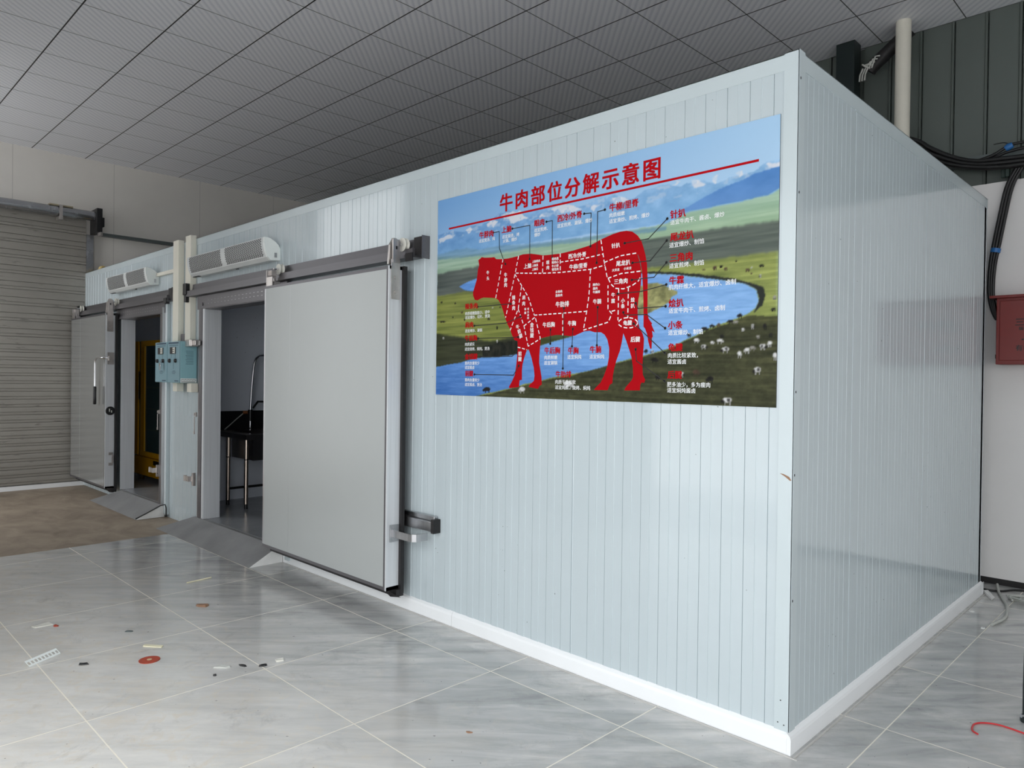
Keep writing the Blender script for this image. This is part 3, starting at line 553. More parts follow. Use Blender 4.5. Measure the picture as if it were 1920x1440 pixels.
# ------------------------------------------------------------------ air curtains above the doors
PROF = [(-.001, 2.397), (-.079, 2.388), (-.106, 2.414), (-.122, 2.450), (-.131, 2.490), (-.136, 2.53), (-.134, 2.567), (-.107, 2.567), (-.081, 2.562), (-.041, 2.54), (-.014, 2.516), (-.001, 2.49)]
def air_curtain(x0, x1, dz, label):
    t = thing('air_curtain', label, 'air curtain', ((x0+x1)/2, -.07, 2.39+dz), 'white air curtains above the cold room doors')
    pr = [(y, z+dz) for y, z in PROF]
    b = new('whitegrey'); n = len(pr)
    b.prism(pr, 0, x0+.03, x1-.026); bo = b.build('housing', t)
    # slots: brick pattern of dark openings over the curved grille
    arc = PROF[1:7]; L = [0]
    for p, q in zip(arc[:-1], arc[1:]): L.append(L[-1]+math.hypot(q[0]-p[0], q[1]-p[1]))
    def at(s):
        for i in range(len(arc)-1):
            if s <= L[i+1] or i == len(arc)-2:
                u = (s-L[i])/(L[i+1]-L[i]); y = arc[i][0]+u*(arc[i+1][0]-arc[i][0]); z = arc[i][1]+u*(arc[i+1][1]-arc[i][1])
                d = Vector((arc[i+1][0]-arc[i][0], arc[i+1][1]-arc[i][1])).normalized(); return y-d.y*.0018, z+d.x*.0018+dz
    xm = (x0+x1)/2
    rows = 14; r0, r1 = L[-1]*.24, L[-1]*.97; dr = (r1-r0)/rows
    for hx0, hx1 in ((x0+.05, xm-.045), (xm+.045, x1-.055)):
        g = new('black')
        cols = int((hx1-hx0)/.034); dc = (hx1-hx0)/cols
        for r in range(rows):
            ya, za = at(r0+r*dr+dr*.14); yb, zb = at(r0+r*dr+dr*.86)
            for c in range(cols):
                xa = hx0+(c+(.35 if r % 2 else 0))*dc; xb = min(xa+dc*.72, hx1+.01)
                g.poly([(xa, ya, za), (xb, ya, za), (xb, yb, zb), (xa, yb, zb)])
        g.build('grille', t)
    e = new('white').prism(pr, 0, x1-.026, x1); e.m('steel').box(x1, x1+.003, -.05, -.03, 2.415+dz, 2.452+dz)
    e.build('end_cap', t)
    new('whitegrey').prism(pr, 0, x0, x0+.03).build('end_cap', t)
    o = new('black').box(x0+.05, x0+.17, -.1, -.075, 2.383+dz, 2.3875+dz).box(xm+.1, xm+.14, -.06, -.05, 2.38+dz, 2.388+dz); o.build('outlet_vent', t)
    k = new('rubber')
    for x in (xm+.15, xm+.5): k.box(x, x+.02, -.015, -.001, 2.515+dz, 2.55+dz)
    k.build('mounting_clip', t)
    return t
air_curtain(-8.15, -6.84, .022, 'white slotted air curtain above the door with the lever handle')
air_curtain(-5.745, -4.2, 0., 'white slotted air curtain above the sink doorway and big door')

# ------------------------------------------------------------------ trunking and control boxes
def duct(name, x0, x1, y0, z0, z1, label):
    m = new('pvc').box(x0, x1, y0, -.0005, z0, z1).box(x0-.003, x1+.003, y0-.006, y0, z0, z1)
    return tag(m.build(name, bevel=.002), label, 'cable trunking', 'cream trunking between the two doors')
duct('cable_trunking', -6.30, -6.165, -.05, 1.79, 2.80, 'upright cream cable trunking rising above the control box with the key')
duct('cable_trunking', -5.985, -5.865, -.05, 1.80, 2.81, 'upright cream cable trunking ending at the latch block by the sink doorway')
tag(new('pvc').box(-6.838, -6.304, -.03, -.001, 2.50, 2.535).build('cable_trunking'), 'short level cream trunking between the smaller air curtain and the upright trunking', 'cable trunking', 'cream trunking between the two doors')
for x, l in ((-6.16, 'stub of cream trunking under the control box with the key'), (-5.69-.12, 'stub of cream trunking under the control box with the white sticker')):
    tag(new('pvc').box(x-.0, x+.1, -.1, -.035, 1.305, 1.3885).build('cable_trunking', bevel=.002), l, 'cable trunking', 'cream trunking under the control boxes')
tag(new('rail').box(-6.155, -5.99, -.03, -.001, 1.785, 1.87).build('junction_plate'), 'small grey metal plate between the trunkings above the control boxes', 'plate')
tag(new('hanger').box(-5.80, -5.66, -.125, -.055, 1.735, 1.80).box(-5.66, -5.60, -.11, -.06, 1.745, 1.79).box(-5.69, -5.68, -.13, -.12, 1.74, 1.8).build('door_latch_block', bevel=.004), 'small steel latch block by the door frame above the control box with white sticker', 'latch')
def control_box(x0, x1, label, key):
    z0, z1, y0, y1 = 1.392, 1.786, -.172, -.012
    t = thing('control_box', label, 'control box', ((x0+x1)/2, -.09, z0), 'pale blue controllers side by side between the doors')
    new('cyan').box(x0, x1, y0+.006, y1, z0, z1).build('case', t, bevel=.004)
    c = new('cyan_face').box(x0+.003, x1-.003, y0, y0+.006, z0+.003, z1-.003); c.build('front_panel', t)
    i = new('ink').box(x0+.03, x1-.03, y0-.001, y0, z1-.022, z1-.008).box(x0+.05, x1-.04, y0-.001, y0, z1-.04, z1-.036)
    i.box(x0+.19, x1-.03, y0-.001, y0, z0+.012, z0+.022)
    for z, a, b in ((.11, .14, .2), (.098, .12, .22), (.085, .13, .2)): i.box(x0+a, x0+b, y0-.001, y0, z0+z, z0+z+.004)
    i.box(x0+.155, x0+.159, y0-.001, y0, z0+.13, z0+.2); i.box(x0+.1, x0+.103, y0-.001, y0, z0+.235, z0+.27); i.box(x0+.2, x0+.203, y0-.001, y0, z0+.235, z0+.27)
    i.build('printing', t)
    d = new('black').box(x0+.08, x0+.215, y0-.006, y0, z0+.275, z0+.34)
    d.m('glow_digit')
    for k in range(3): d.box(x0+.155, x0+.19, y0-.009, y0-.006, z0+.282+.02*k, z0+.295+.02*k)
    d.box(x0+.195, x0+.207, y0-.0085, y0-.006, z0+.28, z0+.338); d.build('display', t)
    for xx in (.07, .22): 
        new('black').tube([(x0+xx, y0, z0+.21), (x0+xx, y0-.016, z0+.21), (x0+xx, y0-.018, z0+.21)], [.02, .018, .012], 18).build('knob', t)
    if key:
        k = new('chrome').tube([(x0+.222, y0-.018, z0+.205), (x0+.222, y0-.034, z0+.2)], .006, 8).box(x0+.2, x0+.235, y0-.036, y0-.032, z0+.16, z0+.19).box(x0+.195, x0+.208, y0-.035, y0-.032, z0+.125, z0+.165).box(x0+.222, x0+.238, y0-.035, y0-.032, z0+.12, z0+.165)
        k.build('key', t)
        new('copper').tube([(x0-.03, -.1, z1-.1), (x0, -.1, z1-.1)], [.012, .02], 12).build('cable_gland', t)
        new('white').box(x0-.014, x0, -.13, -.08, z1-.065, z1-.008).build('side_tag', t)
    else:
        s = new('ink')
        for k in range(10): s.box(x1, x1+.0012, -.118+.004*(k % 3), -.045, z1-.095-.0135*k, z1-.092-.0135*k)
        s.build('vent_slot', t)
        s = new('white').box(x1, x1+.0012, -.165, -.014, z0+.002, z0+.042)
        s.m('ink')
        for k in range(11): s.box(x1+.0012, x1+.0018, -.16+.013*k, -.152+.013*k, z0+.024+.003*(k % 2), z0+.03+.003*(k % 2))
        s.m('black').box(x1+.0012, x1+.0018, -.158, -.03, z0+.008, z0+.012); s.build('sticker', t)
    return t
control_box(-6.432, -6.119, 'pale blue control box with a key hanging from its lock', True)
control_box(-6.113, -5.80, 'pale blue control box with louvred side and white sticker', False)
# ------------------------------------------------------------------ poster
PX, PZ, PW, PH = -2.215, 1.370, 2.145, 1.178                  # left, bottom, size on the wall
poster = thing('poster', 'large beef cuts poster with a red cow on a river meadow', 'poster', (PX+PW/2, 0, PZ))
new('black').box(PX, PX+PW, -.0042, -.001, PZ, PZ+PH).build('backing_board', poster)
def on_poster(depth): return lambda x, y, e=0: (PX+x, -depth-e, PZ+y)
def paint_landscape():
    """printed landscape: river, meadow, hills and herd, worked out as vertex colours of a fine grid"""
    nx, ny = 596, 328
    gx, gy = np.meshgrid(np.linspace(0, PW, nx), np.linspace(0, PH, ny)); X, Y = gx*1000, gy*1000
    rs = np.random.RandomState(3)
    def noise(fx, fy, octv=4):
        out = np.zeros((ny, nx)); amp = 1; tot = 0
        for o in range(octv):
            a, b = max(2, int(fx*2**o)), max(2, int(fy*2**o)); g = rs.rand(b+2, a+2)
            u = gx/PW*a; v = gy/PH*b; i = np.minimum(u.astype(int), a); j = np.minimum(v.astype(int), b); fu = u-i; fv = v-j
            fu = fu*fu*(3-2*fu); fv = fv*fv*(3-2*fv)
            out += amp*((g[j, i]*(1-fu)+g[j, i+1]*fu)*(1-fv)+(g[j+1, i]*(1-fu)+g[j+1, i+1]*fu)*fv); tot += amp; amp *= .55
        return out/tot
    def mask(poly, wob=0):
        x, y = X, Y
        if wob: x = X+(noise(40, 24)-.5)*wob; y = Y+(noise(40, 24)-.5)*wob
        r = np.zeros(X.shape, bool); n = len(poly)
        for i in range(n):
            (xa, ya), (xb, yb) = poly[i], poly[(i+1) % n]
            if ya == yb: continue
            c = ((ya > y) != (yb > y)) & (x < (xb-xa)*(y-ya)/(yb-ya)+xa); r ^= c
        return r
    def soft(m, it):
        a = m.astype(float)
        for _ in range(it):
            p = np.pad(a, 1, mode='edge'); a = (p[1:-1, :-2]+p[1:-1, 2:]+p[:-2, 1:-1]+p[2:, 1:-1]+2*p[1:-1, 1:-1])/6
        return a
    def C(*c): return np.array(c, float)
    def lay(img, m, col):
        m = m.astype(float)[..., None]; return img*(1-m)+col*m
    u = (gx/PW)[..., None]; v = (gy/PH)[..., None]
    L = LAND
    img = (C(122, 172, 226)*(1-u)+C(176, 212, 243)*u)
    img = img+(C(190, 216, 240)-img)*np.clip((1.0-v)*3.2-.1, 0, 1)*.55
    mtn = C(112, 160, 214)*(1-u)+C(150, 192, 230)*u
    tex = noise(30, 26, 5)[..., None]
    base = mtn+(tex-.5)*C(70, 60, 46)
    img = lay(img, soft(mask(L['far'], 22), 1), base)
    fm = mask(L['far'])
    for s in SNOW: img = lay(img, soft(mask(s, 26), 1)*(.55+.4*(noise(60, 40) > .38)), C(226, 228, 236))
    streak = (noise(46, 60, 4) > .62) & fm & (v[..., 0] > .78-.0*u[..., 0])
    img = lay(img, soft(streak, 1)*.45, C(206, 216, 232))
    haze = np.clip(1-np.abs(v-.73)/.09, 0, 1); img = img*(1-.5*haze*fm[..., None])+C(128, 178, 222)*.5*haze*fm[..., None]
    img = lay(img, soft(mask(L['hill'], 10), 1), C(92, 142, 204)+(noise(12, 12)[..., None]-.5)*C(40, 40, 40)+(v-.8)*C(-120, -60, 0))
    mead = mask(L['mead'], 8)
    st = noise(7, 90, 4)[..., None]
    far = C(160, 186, 156)+(st-.5)*C(60, 50, 50)
    up = np.clip((v-.57)/.2, 0, 1); far = far*(1-up*.45)+C(150, 188, 204)*up*.45
    far = far+u*C(4, 4, -6)
    img = lay(img, soft(mead, 2), far)
    img = lay(img, soft(mask(L['hillL'], 10), 3)*.75, C(112, 152, 178)+(st-.5)*40)
    gr = C(140, 150, 84)+(st-.5)*C(70, 66, 40)+(noise(24, 40)[..., None]-.5)*C(46, 44, 26)
    low = mask([(0, 0), (2145, 0), (2145, 740), (1500, 700), (1000, 640), (0, 650)]); img = lay(img, soft(low, 7), gr)
    dk = C(92, 100, 96)+(st-.5)*C(46, 44, 40)
    img = lay(img, soft(mask(L['bandL'], 14), 5), dk); img = lay(img, soft(mask(L['band'], 14), 5), dk+C(2, 3, 0))
    img = lay(img, soft(mask(L['green'], 8), 3)*.8, C(124, 132, 66)+(st-.5)*C(76, 70, 40))
    img = lay(img, soft(mask(L['darkL'], 8), 7), C(58, 62, 44)+(st-.5)*C(44, 42, 30))
    wat = C(96, 146, 216)*(1-u)+C(138, 182, 232)*u+(noise(26, 120, 4)[..., None]-.5)*C(42, 40, 34)
    wat = wat-np.clip(.18-v, 0, 1)*C(150, 160, 150)
    img = lay(img, soft(mask(L['bank'], 10), 1), C(44, 48, 44))
    for k in ('river', 'river2'): img = lay(img, soft(mask(L[k], 6), 1), wat)
    isl = C(142, 142, 96)+(noise(60, 50)[..., None]-.5)*C(120, 116, 80)
    img = lay(img, soft(mask(L['island'], 14), 1), isl)
    img = lay(img, soft(mask(L['sand'], 6), 1), C(72, 80, 48)+(st-.5)*50)
    img = lay(img, soft(mask(L['forest'], 14), 1), C(36, 38, 32)+(noise(120, 30)[..., None]-.5)*C(50, 46, 36))
    edge = soft(mask(L['dark'], 6), 1); dkg = C(66, 68, 46)+(st-.5)*C(52, 50, 34)+(noise(90, 70)[..., None]-.5)*C(30, 28, 20)
    lit = np.clip((u-.8)*4, 0, 1)*np.clip((v-.27)*6, 0, 1); dkg = dkg*(1-lit)+(C(142, 146, 76)+(st-.5)*C(60, 60, 30))*lit
    img = lay(img, edge, dkg)
    spk = (noise(150, 110, 2) > .8) & (v[..., 0] < .6) & (edge < .5); img = lay(img, spk*.0, C(40, 40, 36))
    pal = {'k': C(30, 29, 28), 'w': C(214, 214, 214), 'g': C(150, 148, 142), 'b': C(84, 66, 54), 'm': C(206, 206, 206)}
    for (x, y, w, h, c) in ANIM:
        d = 1 if (x+y) % 2 else -1; body = ((X-x)/(w*.42))**2+((Y-y-h*.1)/(h*.3))**2 < 1
        head = ((X-x+d*w*.42)/(w*.16))**2+((Y-y+h*.08)/(h*.2))**2 < 1
        legs = (np.abs(Y-y+h*.3) < h*.22) & ((np.abs(X-x-w*.24) < max(2.2, w*.06)) | (np.abs(X-x+w*.2) < max(2.2, w*.06)))
        img = lay(img, soft(body, 1), pal[c]+(noise(90, 60, 2)[..., None]-.5)*24); img = lay(img, legs*.85, pal[c]*.75)
        img = lay(img, soft(head, 1), pal['k'] if c in 'mk' else pal[c]*.85)
        if c == 'm': img = lay(img, soft(((X-x-d*w*.1)/(w*.16))**2+((Y-y-h*.1)/(h*.2))**2 < 1, 1)*.8, pal['k'])
    img = np.clip(img, 0, 255)/255
    lin = np.where(img <= .04045, img/12.92, ((img+.055)/1.055)**2.4)*.86
    me = bpy.data.meshes.new('landscape_print')
    vx = np.stack([gx-PW/2, np.full(gx.shape, -.0047), gy], -1).reshape(-1, 3)
    idx = np.arange(nx*ny).reshape(ny, nx); q = np.stack([idx[:-1, :-1], idx[:-1, 1:], idx[1:, 1:], idx[1:, :-1]], -1).reshape(-1, 4)
    me.vertices.add(len(vx)); me.vertices.foreach_set('co', vx.ravel())
    me.loops.add(q.size); me.loops.foreach_set('vertex_index', q.ravel().astype(np.int32))
    me.polygons.add(len(q)); me.polygons.foreach_set('loop_start', np.arange(0, q.size, 4, dtype=np.int32))
    me.update(calc_edges=True)
    ca = me.color_attributes.new('print', 'FLOAT_COLOR', 'POINT')
    ca.data.foreach_set('color', np.concatenate([lin.reshape(-1, 3), np.ones((nx*ny, 1))], 1).ravel().astype(np.float32))
    k = NT('landscape_print'); a = k.n('ShaderNodeVertexColor'); a.layer_name = 'print'; k.l(a.outputs[0], k.b.inputs['Base Color']); k.rough(.55)
    k.b.inputs['Specular IOR Level'].default_value = .12
    me.materials.append(k.m)
    o = bpy.data.objects.new('landscape_print', me); COL.objects.link(o); o.parent = poster
paint_landscape()
def strokes(mb, pl, w, fn, dash=0, gap=0, dots=0):
    """flat printed line along a polyline, dashed if asked"""
    seg = []; run = 0.
    for (xa, ya), (xb, yb) in zip(pl[:-1], pl[1:]):
        Ls = math.hypot(xb-xa, yb-ya)
        if Ls < 1e-6: continue
        ux, uy = (xb-xa)/Ls, (yb-ya)/Ls
        if not dash: seg.append((xa, ya, xb, yb, ux, uy))
        else:
            s = 0.
            while s < Ls:
                ph = (run+s) % (dash+gap); on = ph < dash; step = (dash-ph) if on else (dash+gap-ph); e = min(Ls, s+max(step, 1e-4))
                if on: seg.append((xa+ux*s, ya+uy*s, xa+ux*e, ya+uy*e, ux, uy))
                s = e
            run += Ls
    for xa, ya, xb, yb, ux, uy in seg:
        e = 0 if dash else w/2
        xa, ya, xb, yb = xa-ux*e, ya-uy*e, xb+ux*e, yb+uy*e; px, py = -uy*w/2, ux*w/2
        mb.poly([fn(xa+px, ya+py), fn(xa-px, ya-py), fn(xb-px, yb-py), fn(xb+px, yb+py)])
    if dots:
        for x, y in (pl[0], pl[-1]): mb.poly([fn(x+dots*math.cos(t*math.pi/6), y+dots*math.sin(t*math.pi/6)) for t in range(12)])
mm = lambda l: [(x/1000, y/1000) for x, y in l]
cw = new('red_cow'); tri = tessellate_polygon([[Vector((x/1000, y/1000, 0)) for x, y in COW]])
f5 = on_poster(.0052); cw.add([f5(x/1000, y/1000) for x, y in COW], [tuple(t) for t in tri]); cw.build('cow_silhouette', poster)
f6 = on_poster(.0056); f7 = on_poster(.0059)
c = new('white_ink')
for l in CUT: strokes(c, mm(l), .0052, f6, .021, .0125)
c.build('cut_line_marking', poster)
c = new('black_ink')
for l in LEAD: strokes(c, mm(l), .0042, f7, dots=.0068)
c.build('leader_line_marking', poster)
c = new('red_ink')
for i, ch in enumerate('牛肉部位分解示意图'): write(c, ch, f7, .098, .590+.1186*i, 1.0725, .028, centre=True)
strokes(c, [(.110, .995), (2.052, 1.010)], .0105, f7)
c.build('title_lettering', poster)
hd = new('red_ink'); cp = new('white_ink'); lb = new('white_ink')
for k, s, x, y, h in TXT:
    h /= 1000
    if k == 'r': write(hd, s, f7, h, x/1000, y/1000, .03)
    elif k == 'w': write(cp, s, f7, h*.98, x/1000, y/1000, .008)
    else: write(lb, s, f7, h*.98, x/1000, y/1000, .018)
for ch, x, y, h, r in VTX: write(lb, ch, f7, h/1000*.95, x/1000, y/1000, .018, math.radians(r), centre=True)
hd.build('heading_lettering', poster); cp.build('caption_lettering', poster); lb.build('cut_lettering', poster)

# ------------------------------------------------------------------ inside the cold rooms
FXL, FYF = -8.79, .40
t = thing('display_fridge', 'yellow upright glass-door fridge seen through the doorway beside the lever-handle door', 'fridge', (FXL+.45, .7, ZF))
m = new('yellow').box(FXL, -7.75, FYF+.035, 1.0, .215, 1.885); m.m('black').box(FXL+.10, FXL+.19, FYF+.02, FYF+.035, .44, 1.885); m.build('cabinet', t)
m = new('yellow').box(FXL+.0, FXL+.1, FYF, FYF+.034, .44, 1.885).box(FXL+.2, FXL+.335, FYF, FYF+.034, .44, 1.885).box(FXL+.335, -7.75, FYF, FYF+.034, 1.82, 1.885).box(FXL+.335, -7.75, FYF, FYF+.034, .44, .5)
m.build('door_frame', t)
new('yellow').box(FXL+.0, -7.75, FYF, FYF+.034, .2, .425).build('lower_panel', t)
new('black').box(-8.12, -7.9, FYF-.003, FYF, .355, .41).build('badge', t)
new('coolglass').box(FXL+.335, -7.75, FYF+.012, FYF+.018, .5, 1.82).build('glass', t)
m = new('black').box(FXL+.335, -7.75, FYF+.026, FYF+.034, .5, 1.82); m.build('door_liner', t)
m = new('yellow')
for z in (.77, 1.03, 1.30, 1.56): m.box(FXL+.36, -7.75, FYF+.019, FYF+.025, z, z+.012)
m.build('shelf', t)
new('chrome').box(FXL+.125, FXL+.15, FYF-.0, FYF+.02, 1.15, 1.5).build('handle', t)
for x in (FXL+.12, -7.9): new('chrome').tube([(x, FYF+.06, ZF), (x, FYF+.06, ZF+.012), (x, FYF+.06, ZF+.085)], [.03, .022, .014], 12).build('leg', t)
# sink bench along the partition of the nearer room
t = thing('sink_bench', 'dark steel sink bench on tube legs inside the doorway of the big door', 'sink', (-6.0, 1.0, ZF))
ZT = .885
m = new('sinksteel').box(-6.385, -5.62, .40, .43, ZT-.05, ZT).box(-6.385, -5.62, 1.7, 1.73, ZT-.05, ZT).box(-6.385, -6.33, .43, 1.7, ZT-.05, ZT).box(-5.66, -5.62, .43, 1.7, ZT-.05, ZT)
m.box(-6.33, -5.66, .43, .52, ZT-.03, ZT).box(-6.33, -5.66, 1.0, 1.7, ZT-.03, ZT).box(-6.33, -6.2, .52, 1.0, ZT-.03, ZT).box(-5.72, -5.66, .52, 1.0, ZT-.03, ZT); m.build('bench_top', t)
new('sinksteel').box(-6.2, -6.19, .52, 1.0, ZT-.26, ZT-.03).box(-5.73, -5.72, .52, 1.0, ZT-.26, ZT-.03).box(-6.19, -5.73, .52, .53, ZT-.26, ZT-.03).box(-6.19, -5.73, .99, 1.0, ZT-.26, ZT-.03).box(-6.2, -5.72, .52, 1.0, ZT-.27, ZT-.26).build('basin', t)
m = new('black').box(-6.395, -6.386, .4, 1.73, ZT-.04, ZT+.2); m.build('backsplash', t)
for x, y in ((-6.12, .445), (-5.76, .47), (-6.12, 1.66), (-5.76, 1.66), (-5.76, .9)):
    m = new('legsteel').tube([(x, y, ZF+.05), (x, y, .62), (x, y, ZT-.05)], .021, 14); m.m('black').tube([(x, y, .622), (x, y, .63)], .0216, 14)
    m.tube([(x, y, ZF), (x, y, ZF+.05)], .016, 12)
    m.build('leg', t)
new('black').tube([(-6.1, .445, ZF+.17), (-6.1, 1.64, ZF+.17)], .013, 10).build('brace_bar', t)
tp = thing('tall_tap', 'tall chrome gooseneck tap rising behind the sink bench', 'tap', (-6.27, .75, ZT), None)
P = [(-6.27, .75, 1.1), (-6.262, .756, 1.3), (-6.245, .765, 1.5), (-6.235, .772, 1.6), (-6.212, .782, 1.655), (-6.165, .80, 1.685), (-6.11, .82, 1.685), (-6.06, .84, 1.66), (-6.03, .85, 1.6), (-6.025, .85, 1.45)]
new('chrome').tube(P, .0135, 12).build('spout', tp)
new('black').tube([(-6.27, .75, .98), (-6.27, .75, 1.10)], .024, 14).build('sleeve', tp)
new('chrome').tube([(-6.27, .75, ZT), (-6.27, .75, .98)], .012, 12).build('stem', tp)
new('black').tube([(-6.25, .77, 1.12), (-6.2, .80, 1.19), (-6.13, .83, 1.19), (-6.1, .84, 1.14)], .011, 10).build('lever', tp)
m = new('copper').tube([(-6.30, .735, 1.07), (-6.33, .70, 1.07)], .018, 10); m.build('valve', tp)
m = new('cable_grey').tube([(-6.33, .70, 1.06), (-6.345, .62, .99), (-6.35, .54, .92), (-6.34, .5, .892)], .006, 8); m.build('hose', tp)

# ------------------------------------------------------------------ roller shutter on the left wall
SX = -9.47
t = thing('roller_shutter', 'closed grey slatted roller shutter under a steel barrel', 'shutter', (SX, -2.3, 0))
m = new('shutter'); zz = [.06]; pr = []
pitch = .0975; n = int((3.5-.06)/pitch)
for k in range(n):
    z = .06+k*pitch
    pr += [(SX, z), (SX-.013, z+.0015), (SX-.013, z+.0055), (SX+.001, z+.0075)]
    if k % 2 or z < 1.7: pr += [(SX+.002, z+.035), (SX-.009, z+.0362), (SX-.009, z+.0395), (SX+.003, z+.0415)]
    pr += [(SX+.003, z+.06), (SX+.001, z+.09)]
y0, y1 = FRONT_Y+.02, .002
for (xa, za), (xb, zb) in zip(pr[:-1], pr[1:]): m.poly([(xa, y0, za), (xa, y1, za), (xb, y1, zb), (xb, y0, zb)])
m.box(SX-.03, SX-.015, y0, y1, .05, 3.5); m.build('curtain', t)
new('white_trim').box(SX-.02, SX+.014, y0, y1, .0, .055).build('bottom_bar', t)
new('galv').box(SX-.04, SX+.02, .003, .085, 0, 3.29).build('guide_rail', t)
m = new('galv'); m.tube([(-9.3, y0, 3.512), (-9.3, .05, 3.512)], .062, 28); m.build('barrel', t)
m = new('hanger').box(-9.37, -9.232, -.365, -.32, 3.40, 3.44).box(-9.237, -9.225, -.36, -.325, 3.40, 3.575).box(-9.3, -9.23, -.362, -.323, 3.575, 3.585); m.build('barrel_clamp', t)
m = new('black').box(-9.5, -9.2, .055, .12, 3.30, 3.61).box(-9.42, -9.22, .12, .15, 3.38, 3.5); m.m('hanger').box(-9.3, -9.2, .09, .125, 3.26, 3.31); m.build('end_bracket', t, bevel=.004)
tag(new('rust').box(-9.36, -9.27, -.46, -.2, 3.5745, 3.592).build('wood_offcut'), 'dusty wooden offcut lying on top of the shutter barrel', 'offcut')
m = new('girt').box(-9.525, -9.44, .15, 3.4, 3.30, 3.306).box(-9.525, -9.518, .15, 3.4, 3.306, 3.352)
tag(m.build('angle_iron'), 'level grey angle iron on the wall beside the shutter, above the cold room', 'angle iron')
m = new('foam')
random.seed(11)
for k in range(7): 
    x, y, r = -9.24+.05*math.cos(k*2.2), .10+.045*math.sin(k*1.7)+.02*k, .03+.012*random.random()
    m.tube([(x, y, 2.782), (x+.01, y, 2.79), (x+.02, y+.01, 2.79+r*1.5), (x+.02, y+.01, 2.79+r*2)], [r*.9, r*1.2, r, r*.3], 9)
tag(m.build('foam_scrap'), 'scrap of yellow foam on top of the cold room beside the roller shutter', 'foam')

# ------------------------------------------------------------------ back right corner
m = new('pvc').tube([(-.615, 3.33, 2.9), (-.615, 3.33, 4.297)], .055, 32)
tag(m.build('drain_pipe'), 'thick cream plastic pipe rising to the ceiling behind the cold room', 'pipe')
tag(new('darkgreen').box(-1.145, -.998, 3.38, 3.52, 2.97, 4.296).build('steel_column'), 'dark steel column behind the cold room near the cream pipe', 'column')
b = thing('insulated_pipe', 'black insulated pipe slanting up behind the cream pipe', 'pipe', (-.9, 3.42, 4.0))
new('rubber').tube([(-.905, 3.45, 4.03), (-.88, 3.45, 4.06), (-.64, 3.45, 4.24), (-.60, 3.45, 4.27)], .052, 18).build('insulation', b)
m = new('cable_grey')
for k in range(5): m.tube([(-.93+.018*k, 3.365, 4.065-.012*k), (-.90+.018*k, 3.355, 4.035+.016*k), (-.87+.018*k, 3.37, 4.02+.02*k)], .007, 6)
for k in range(3): m.tube([(-.925+.02*k, 3.365, 4.03), (-.945+.02*k, 3.36, 3.98), (-.95+.02*k, 3.36, 3.93)], .007, 6)
m.build('tape_wrap', b)
m = new('girt').box(-3, RX, 3.50, 3.571, 3.135, 3.192); tag(m.build('wall_girt'), 'level grey steel girt across the green wall behind the cables', 'girt')
b = thing('cable_bundle', 'thick bundle of black cables along the green ribbed wall', 'cables', (0, 3.42, 3.08))
def strand(P, r, name, parent, mt='cable', seg=10, smooth=4):
    Q = [Vector(p) for p in P]; out = []
    for i in range(len(Q)-1):
        p0, p1, p2, p3 = Q[max(i-1, 0)], Q[i], Q[i+1], Q[min(i+2, len(Q)-1)]
        for k in range(smooth):
            t = k/smooth; out.append(.5*((2*p1)+(-p0+p2)*t+(2*p0-5*p1+4*p2-p3)*t*t+(-p0+3*p1-3*p2+p3)*t**3))
    out.append(Q[-1]); return new(mt).tube(out, r, seg).build(name, parent)
random.seed(5)
for k in range(6):
    dz = .028*(k % 3-1); dy = -.02*(k//3)
    strand([(-.95, 3.41+dy, 3.50+dz*1.6), (-.56, 3.42+dy, 3.335+dz*1.8), (-.43, 3.42+dy, 3.245+dz*1.5), (-.27, 3.42+dy, 3.155+dz), (-.13, 3.42+dy, 3.105+dz*.8), (.02, 3.42+dy, 3.085+dz), (.2, 3.42+dy, 3.075+dz), (.6, 3.42+dy, 3.06+dz*1.2)], .017, 'cable', b)
strand([(-.13, 3.40, 3.125), (-.02, 3.40, 3.15), (.06, 3.40, 3.19), (.12, 3.40, 3.205), (.3, 3.42, 3.21)], .011, 'cable', b)
strand([(-.1, 3.41, 3.11), (.0, 3.41, 3.135), (.08, 3.41, 3.16), (.3, 3.42, 3.18)], .011, 'cable', b)
new('tape_blue').tube([(.055, 3.40, 3.178), (.075, 3.40, 3.19), (.10, 3.40, 3.2)], [.02, .026, .02], 10).build('tape', b)
strand([(.09, 3.40, 3.2), (.05, 3.40, 3.225), (.0, 3.41, 3.23), (-.02, 3.41, 3.228)], .003, 'wire_end', b)
d = thing('power_cable', 'black cables dropping down the white wall into the red cabinet', 'cables', (.02, 3.43, 2.0))
for k in range(3):
    o = .018*(k-1)
    strand([(.16+o, 3.44, 3.07), (.125+o, 3.44, 3.02), (.075+o, 3.435, 2.9), (.035+o, 3.43, 2.68), (.008+o, 3.425, 2.51), (-.016+o*.8, 3.42, 2.34), (-.022+o*.7, 3.42, 2.15), (-.004+o*.5, 3.43, 2.02), (.02+o*.3, 3.44, 1.95)], .0125, 'cable', d)
new('tape_blue').tube([(.004, 3.425, 2.47), (-.002, 3.424, 2.44)], .033, 12).build('tape', d)
m = new('greensteel').box(.05, .075, 3.43, 3.479, 2.985, 3.07).box(.02, .05, 3.45, 3.479, 2.985, 3.06); tag(m.build('cable_hook', bevel=.006), 'small green steel hook above the white wall beside the cables', 'hook')
t = thing('distribution_cabinet', 'red steel electrical cabinet on the white wall', 'electrical cabinet', (.4, 3.35, 1.62))
new('red_cab').box(.047, .75, 3.25, 3.478, 1.618, 2.088).build('body', t, bevel=.004)
new('red_cab').box(.068, .73, 3.243, 3.25, 1.645, 2.066).build('door', t, bevel=.003)
new('red_cab').prism([(3.215, 2.086), (3.478, 2.090), (3.478, 2.116), (3.215, 2.104)], 0, .011, .79).build('lid', t)
m = new('black_ink'); fc = lambda x, y, e=0: (x, 3.2424-e, y)
